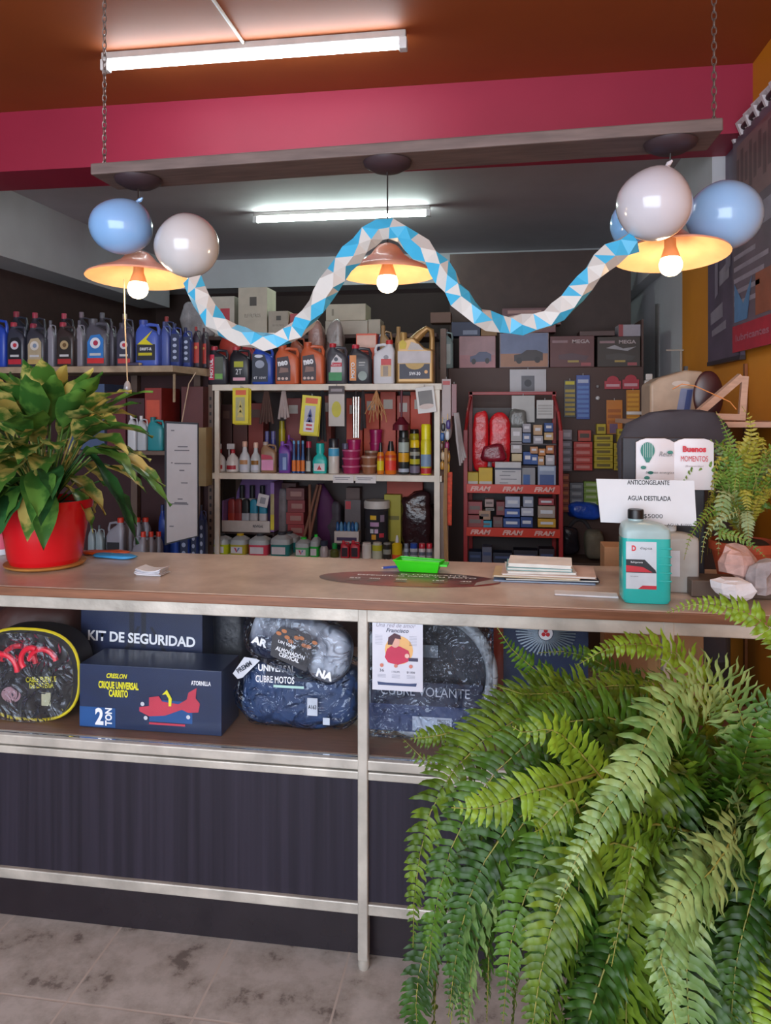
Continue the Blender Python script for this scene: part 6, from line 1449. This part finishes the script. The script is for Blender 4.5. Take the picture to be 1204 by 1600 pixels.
# --- ferns
def frond(parent, pts, W, mi, mats, face, N=34, name='frond', taper=.55, seed=0, wav=1.0, fwd=.28, dr=.32):
    """pts: centre line; face: the direction the blade looks at"""
    pts = [Vector(p) for p in pts]
    # Catmull-Rom resample
    P4 = [pts[0]*2-pts[1]] + pts + [pts[-1]*2-pts[-2]]; dense = []
    for i in range(1, len(P4)-2):
        for k in range(10):
            u = k/10; a, b, c, d = P4[i-1], P4[i], P4[i+1], P4[i+2]
            dense.append(.5*((2*b)+(c-a)*u+(2*a-5*b+4*c-d)*u*u+(3*b-a-3*c+d)*u**3))
    dense.append(pts[-1]); acc = [0]
    for i in range(1, len(dense)): acc.append(acc[-1]+(dense[i]-dense[i-1]).length)
    Lt = acc[-1]; rr_ = random.Random(seed); m = MB(); face = Vector(face).normalized()
    def at(s):
        s = max(0, min(Lt, s)); j = 0
        lo, hi = 0, len(acc)-2
        while lo < hi:
            mid = (lo+hi+1)//2
            if acc[mid] <= s: lo = mid
            else: hi = mid-1
        j = lo; f = (s-acc[j])/(acc[j+1]-acc[j]+1e-9); return dense[j].lerp(dense[j+1], f), (dense[j+1]-dense[j]).normalized()
    m.tube([at(Lt*k/14)[0] for k in range(15)], [.0022*(1-.7*k/14) for k in range(15)], 5, mi=1)
    s0 = Lt*.1
    for i in range(N):
        u = (i+.5)/N; s = s0+(Lt-s0)*u; p, tg = at(s)
        f2 = (face - tg*face.dot(tg)); f2 = f2.normalized() if f2.length > 1e-3 else tg.orthogonal().normalized()
        sd = tg.cross(f2).normalized()
        env = min(1, (u+.04)*6)**.6 * (1 if u < taper else max(.06, 1-((u-taper)/(1-taper))**1.5*.95))
        pw = (Lt-s0)/N*.47
        for sg_ in (-1, 1):
            if rr_.random() < .02: continue
            L = W*.5*env*rr_.uniform(.88, 1.08)
            ax = (sd*sg_ + tg*(fwd+rr_.uniform(-.16,.16)) + f2*rr_.uniform(-.2,.3)).normalized()
            wd_ = tg; nn = ax.cross(wd_).normalized(); rows_ = []; q = p.copy(); K = 7
            w_ = min(pw, L*.2); ph = rr_.uniform(0, 6)
            for k in range(K+1):
                v = k/K; hw = w_*(.75, 1, .9, 1.0, .8, .72, .42, .04)[k]
                wv = nn*(math.sin(v*11+ph)*.055*L*wav)
                ww = (wd_ - ax*wd_.dot(ax)).normalized()
                rows_.append([q-ww*hw+wv, q+wv+nn*hw*.25*sg_, q+ww*hw+wv])
                q = q + ax*(L/K); ax = (ax + Vector((0,0,-dr/K)) + tg*.06).normalized()
            m.loft(rows_, cap=False, closed=False, mi=0)
    return m.build(name, [mats[mi], mats[-1]], parent, smooth='all')
fm = [leaf_mat('fern_yellow_green', '486215', '688224', .3, .42, 18), leaf_mat('fern_fresh_green', '375a17', '4e7221', .3, .42, 16), leaf_mat('fern_pale_sage', '628045', '88a062', .25, .4, 16), leaf_mat('fern_shaded_green', '22400f', '34591a', .28, .45, 14), leaf_mat('fern_lime', '66801f', '82a02e', .3, .4, 20), leaf_mat('fern_stem', '6c6c30', '86803c', .0, .5)]
# big fern in front of the counter
bc = PW(1095, 1500, 1.30); base_z = .36
t = thing('boston_fern', 'huge bright green sword fern spilling in front of the counter at lower right', 'plant', (bc.x, bc.y, base_z))
st = thing('plant_stand', 'low dark stool under the big fern pot', 'stand', (bc.x, bc.y, 0))
MB().lathe([(.15,base_z-.03),(.155,base_z-.015),(.15,base_z-.001)], 30).build('top', H('4a3024'), st, smooth=35)
for k in range(4):
    a_ = PI/4+PI/2*k; MB().tube([(.1*math.cos(a_),.1*math.sin(a_),base_z-.03),(.14*math.cos(a_),.14*math.sin(a_),.0)], .012, 8).build('leg', H('3a261c'), st, smooth=True)
ph_ = .25
MB().lathe([(.085,0),(.092,.01),(.125,ph_-.05),(.126,ph_-.045),(.136,ph_-.045),(.138,ph_),(.128,ph_),(.12,ph_-.03),(.01,ph_-.03)], 40).build('pot', mat('dark_terracotta', '8a3420', .6, bump=.1), t, smooth=35)
MB().lathe([(.12,ph_-.03),(.1,ph_+.01),(.01,ph_+.025)], 24).build('soil', mat('dark_soil', '2a1c14', .9), t, smooth=True)
org = t.location.copy(); crown = Vector((0, 0, ph_+.01))
rf = random.Random(21)
def loc(px, py, w): return PW(px, py, w) - org
tocam = Vector((-.25, -1, .45))
manual = [
 (0, 2, .115, [(1170,1180,1.25),(1140,1085,1.2),(1085,1070,1.14),(1030,1120,1.08),(985,1210,1.03),(930,1290,1.0),(885,1370,.98),(868,1420,.97)], (-.1,-1,.3)),
 (1, 0, .10, [(1120,1150,1.4),(1060,1085,1.38),(980,1070,1.36),(900,1080,1.35),(820,1085,1.34),(770,1070,1.34)], (0,-.5,1)),
 (2, 1, .10, [(1080,1180,1.45),(980,1130,1.45),(900,1090,1.45),(840,1050,1.44),(795,1010,1.43),(776,980,1.42)], (-.1,-1,.4)),
 (3, 4, .10, [(1270,1120,1.3),(1240,1020,1.35),(1180,965,1.38),(1120,945,1.4),(1075,945,1.42),(1040,958,1.43)], (0,-.9,.6)),
 (4, 0, .13, [(1080,1220,1.35),(960,1120,1.36),(850,1110,1.35),(750,1160,1.33),(680,1250,1.3),(650,1370,1.28),(645,1480,1.27)], (-.5,-1,.4)),
 (5, 1, .12, [(1090,1210,1.3),(990,1130,1.3),(880,1130,1.28),(780,1200,1.26),(715,1300,1.24),(680,1420,1.22),(668,1540,1.22)], (-.4,-1,.35)),
 (6, 0, .11, [(1070,1200,1.42),(960,1100,1.42),(850,1080,1.41),(760,1120,1.40),(690,1190,1.40),(645,1180,1.42),(630,1155,1.43)], (-.2,-1,.6)),
 (7, 4, .075, [(960,1240,1.14),(900,1170,1.12),(860,1140,1.1),(820,1145,1.1),(800,1135,1.1)], (0,-1,.5)),
 (8, 4, .08, [(930,1210,1.12),(880,1225,1.1),(820,1240,1.09),(760,1262,1.08),(705,1262,1.08)], (0,-1,.4)),
 (9, 1, .115, [(1060,1260,1.2),(960,1230,1.15),(880,1290,1.1),(830,1380,1.07),(800,1460,1.06),(785,1600,1.05)], (-.15,-1,.2)),
 (10, 3, .13, [(1040,1280,1.25),(930,1220,1.22),(830,1260,1.2),(760,1340,1.18),(720,1450,1.17),(700,1590,1.16)], (-.3,-1,.2)),
 (11, 0, .12, [(1010,1330,1.1),(930,1320,1.05),(880,1400,1.02),(850,1490,1.0),(835,1580,.99),(820,1660,.98)], (-.1,-1,.2)),
 (12, 2, .12, [(1160,1330,1.15),(1120,1340,1.08),(1080,1390,1.02),(1050,1450,.98),(1040,1520,.96),(1060,1620,.95)], (-.1,-1,.15)),
 (13, 0, .06, [(1080,1300,1.15),(1010,1290,1.1),(985,1350,1.08),(970,1430,1.07),(955,1510,1.06)], (.2,-1,.1)),
 (14, 2, .12, [(1150,1290,1.1),(1120,1350,1.02),(1060,1410,.98),(1030,1490,.96),(1055,1560,.95)], (.3,-1,.2)),
 (15, 3, .13, [(1200,1250,1.2),(1190,1330,1.12),(1170,1420,1.08),(1150,1500,1.06),(1140,1620,1.05)], (0,-1,.1)),
 (16, 1, .11, [(1150,1230,1.25),(1180,1130,1.22),(1230,1100,1.2),(1280,1150,1.18)], (0,-1,.5)),
 (17, 1, .09, [(1120,1200,1.5),(1040,1110,1.52),(960,1050,1.54),(900,1020,1.55),(840,1020,1.56)], (0,-1,.7)),
 (18, 4, .10, [(1130,1160,1.42),(1080,1050,1.42),(1030,1010,1.42),(960,1010,1.42),(900,1040,1.42)], (0,-.8,.8)),
 (19, 3, .12, [(1060,1250,1.3),(950,1280,1.26),(890,1370,1.22),(860,1470,1.2),(850,1600,1.19)], (-.2,-1,.2)),
 (20, 3, .11, [(1050,1230,1.38),(920,1200,1.38),(800,1280,1.35),(740,1390,1.33),(720,1520,1.32),(725,1640,1.32)], (-.3,-1,.2)),
 (21, 1, .09, [(1000,1220,1.28),(900,1190,1.26),(800,1230,1.24),(740,1310,1.22),(735,1380,1.21)], (-.3,-1,.3)),
 (22, 1, .12, [(1190,1180,1.3),(1200,1280,1.2),(1195,1400,1.14),(1185,1500,1.12),(1190,1620,1.1)], (0,-1,.15)),
 (23, 0, .07, [(905,1270,1.05),(890,1250,1.04),(850,1290,1.03),(835,1300,1.02)], (0,-1,.4)),
 (24, 0, .05, [(720,1140,1.45),(680,1150,1.44),(640,1154,1.44)], (0,-1,.6)),
 (25, 3, .08, [(700,1400,1.3),(665,1480,1.29),(650,1560,1.28),(655,1640,1.28)], (-.2,-1,.1)),
]
for k, mi, W, cps, fc in manual:
    pts = [loc(*c) for c in cps]
    if k not in (7, 8, 13, 23, 24, 25): pts = [crown + Vector((0,0,0)), crown.lerp(pts[0], .5) + Vector((0,0,.04))] + pts
    frond(t, pts, W, mi, fm, fc, N=int(max(12, sum((pts[i+1]-pts[i]).length for i in range(len(pts)-1))/.0112)), seed=k)
for i in range(72):
    # arching fronds all around the crown, denser toward the left and the viewer
    az = [PI*1.0, PI*1.15, PI*1.3, PI*1.45, PI*.85, PI*1.62, PI*1.8, 0.0, PI*.6, PI*1.25, PI*1.08, PI*.3][i % 12] + rf.uniform(-.22, .22)
    h_ = Vector((math.cos(az), math.sin(az), 0)); reach = rf.uniform(.20, .47); rise = rf.uniform(.16, .34) * (1 if i % 3 else .6); drop = rf.uniform(.25, .72)
    if h_.y > .2: reach *= .7; rise *= .9; drop *= .5
    if h_.y < -.5: reach *= .72
    pts = [crown + h_*.02, crown + h_*reach*.3 + Vector((0,0,rise*.72)), crown + h_*reach*.62 + Vector((0,0,rise)), crown + h_*reach*.88 + Vector((0,0,rise-.07*drop-.05)), crown + h_*reach + Vector((0,0,rise-.45*drop)), crown + h_*(reach*1.03) + Vector((0,0,rise-drop))]
    j = Vector((rf.uniform(-.03,.03), rf.uniform(-.03,.03), 0)); pts = pts[:2] + [p + j*(n_+1)*.4 for n_, p in enumerate(pts[2:])]
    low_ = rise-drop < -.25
    mi = rf.choice([3,3,1,1,0]) if low_ else rf.choice([0,1,0,4,1,2])  # low fronds get the darker green, their shade put into the colour
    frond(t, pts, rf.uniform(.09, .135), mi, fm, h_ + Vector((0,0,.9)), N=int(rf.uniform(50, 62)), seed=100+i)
# small fern behind the signs
bx, by_ = floor_xy(1160, 872)
by_ = 2.30; bx = P(1160, 860, by_).x
t = thing('small_fern', 'smaller yellowish fern in a terracotta pot at the right end of the counter', 'plant', (bx, by_, ZT+.001))
MB().lathe([(.06,0),(.065,.01),(.085,.1),(.092,.1),(.093,.125),(.084,.125),(.08,.11),(.01,.11)], 32).build('pot', mat('terracotta', 'a8482c', .6), t, smooth=35)
MB().lathe([(.08,.11),(.06,.125),(.01,.13)], 20).build('soil', mat('dark_soil', '2a1c14', .9), t, smooth=True)
fs = [leaf_mat('small_fern_yellow', '9c9c34', 'b8b04c', .3, .45, 20), leaf_mat('small_fern_green', '5c8430', '7c9c44', .3, .45, 20), leaf_mat('small_fern_pale', '84a068', 'a0b484', .3, .45, 20), leaf_mat('small_fern_stem', '7c7434', '948844', 0, .5)]
cr = Vector((0,0,.13)); org2 = t.location.copy()
def l2c(px, py, Y): return P(px, py, Y) - org2
for k, (mi, W, c) in enumerate(((1, .045, [(1130,740,2.3),(1142,700,2.28),(1130,665,2.27),(1118,643,2.27)]), (0, .06, [(1150,740,2.3),(1170,700,2.3),(1172,660,2.3),(1158,634,2.3)]), (1, .05, [(1150,780,2.28),(1150,720,2.27),(1130,700,2.26),(1115,692,2.26)]), (1, .035, [(1150,790,2.2),(1110,800,2.16),(1080,835,2.1),(1068,875,2.08)]), (2, .03, [(1150,800,2.1),(1105,830,2.08),(1095,880,2.06)]), (1, .04, [(1120,830,2.15),(1165,845,2.12),(1200,875,2.1)]))):
    frond(t, [cr, cr.lerp(l2c(*c[0]), .5)] + [l2c(*q) for q in c], W, mi, fs, (0,-1,.3), N=30, seed=300+k)
for i in range(56):
    az = rf.uniform(0, 2*PI); h_ = Vector((math.cos(az), math.sin(az), 0)); reach = rf.uniform(.08, .19); rise = rf.uniform(.08, .30)
    if h_.y > 0: reach *= .6
    dp = rf.uniform(.05, .2)
    pts = [cr, cr + h_*reach*.35 + Vector((0,0,rise*.7)), cr + h_*reach*.75 + Vector((0,0,rise)), cr + h_*reach + Vector((0,0,rise-dp*.4)), cr + h_*reach*1.1 + Vector((0,0,max(-.06, rise-dp)))]
    frond(t, pts, rf.uniform(.035, .055), rf.choice([0,0,1,1,2]), fs, h_ + Vector((0,-.4,.7)), N=26, seed=400+i)
# small round leaf plant sprig before the book sign
# --- rocks
def rock(px, py, Y, rx, ry, rz, col, label, seed, var=.3):
    p = P(px, py, Y); t = MB().ball((0,0,rz), rx, ry, rz, 8, 6, p=.8, lump=.6, ls=19, seed=seed).build('rock', mat('stone_'+col, col, .7, var=var, scale=25, bump=.4, bscale=40), None)
    t.location = (p.x, Y, p.z); tag(t, label, 'rock', 'ornamental rocks'); return t
pe = P(1160, 903, 2.16)
MB().box(-.07, .16, -.005, .09, 0, pe.z-ZT-.002).build('box_body', H('54443a'), (tb := thing('small_crate', 'small brown box holding the pink rock beside the water jug', 'box', (P(1125,900,2.1).x, 2.12, ZT+.001))), bevel=.003)
rock(1153, 903, 2.12, .052, .04, .043, 'c09c94', 'pinkish brown faceted rock in front of the terracotta pot', 3)
rock(1143, 935, 2.045, .052, .035, .028, 'd8d6da', 'white quartz rock at the front edge of the counter', 8, .06)
rock(1190, 925, 2.07, .035, .04, .042, '9c9496', 'grey rough rock right of the white quartz', 12)

# ---------------------------------------------------------------- prints belong to the surface they are on
PRINT = {'lettering','label_mark','label_text','logo_centre','stamp','barcode','print','handwriting','blister_rows','engine_print','text_line','icon','small_print','leaf_print','balloon_basket','balloon_stripes','card_print','picture_face','picture_coat','picture_hair','picture_phone','picture_hand','picture_ring','logo','jack_print','yellow_band','logo_ring','label_triangle','yellow_swoosh','scribble','car_print','wheel_print','yellow_print','silver_print','red_tag'}
SURF = {'label','card','box_body','page','decal','sheet','strip','carton','ticket','writing_surface','label_green','label_panel','backing_card','picture_disc','red_foot','banner_sheet','header','hub','price_card','tray','window','panel','ground_print','bag_body','capsule','card_band'}
for top in [o for o in scene.objects if o.parent is None and o.type == 'EMPTY']:
    last = None
    for ch in sorted(top.children, key=lambda o: ORDER.get(o.name, 0)):
        k = ch.name.split('.')[0]
        if ch.type != 'MESH' or ch.rotation_euler[:] != (0, 0, 0) or ch.location.length > 0: continue
        if k in SURF: last = ch
        elif k in PRINT and last is not None: ch.parent = last
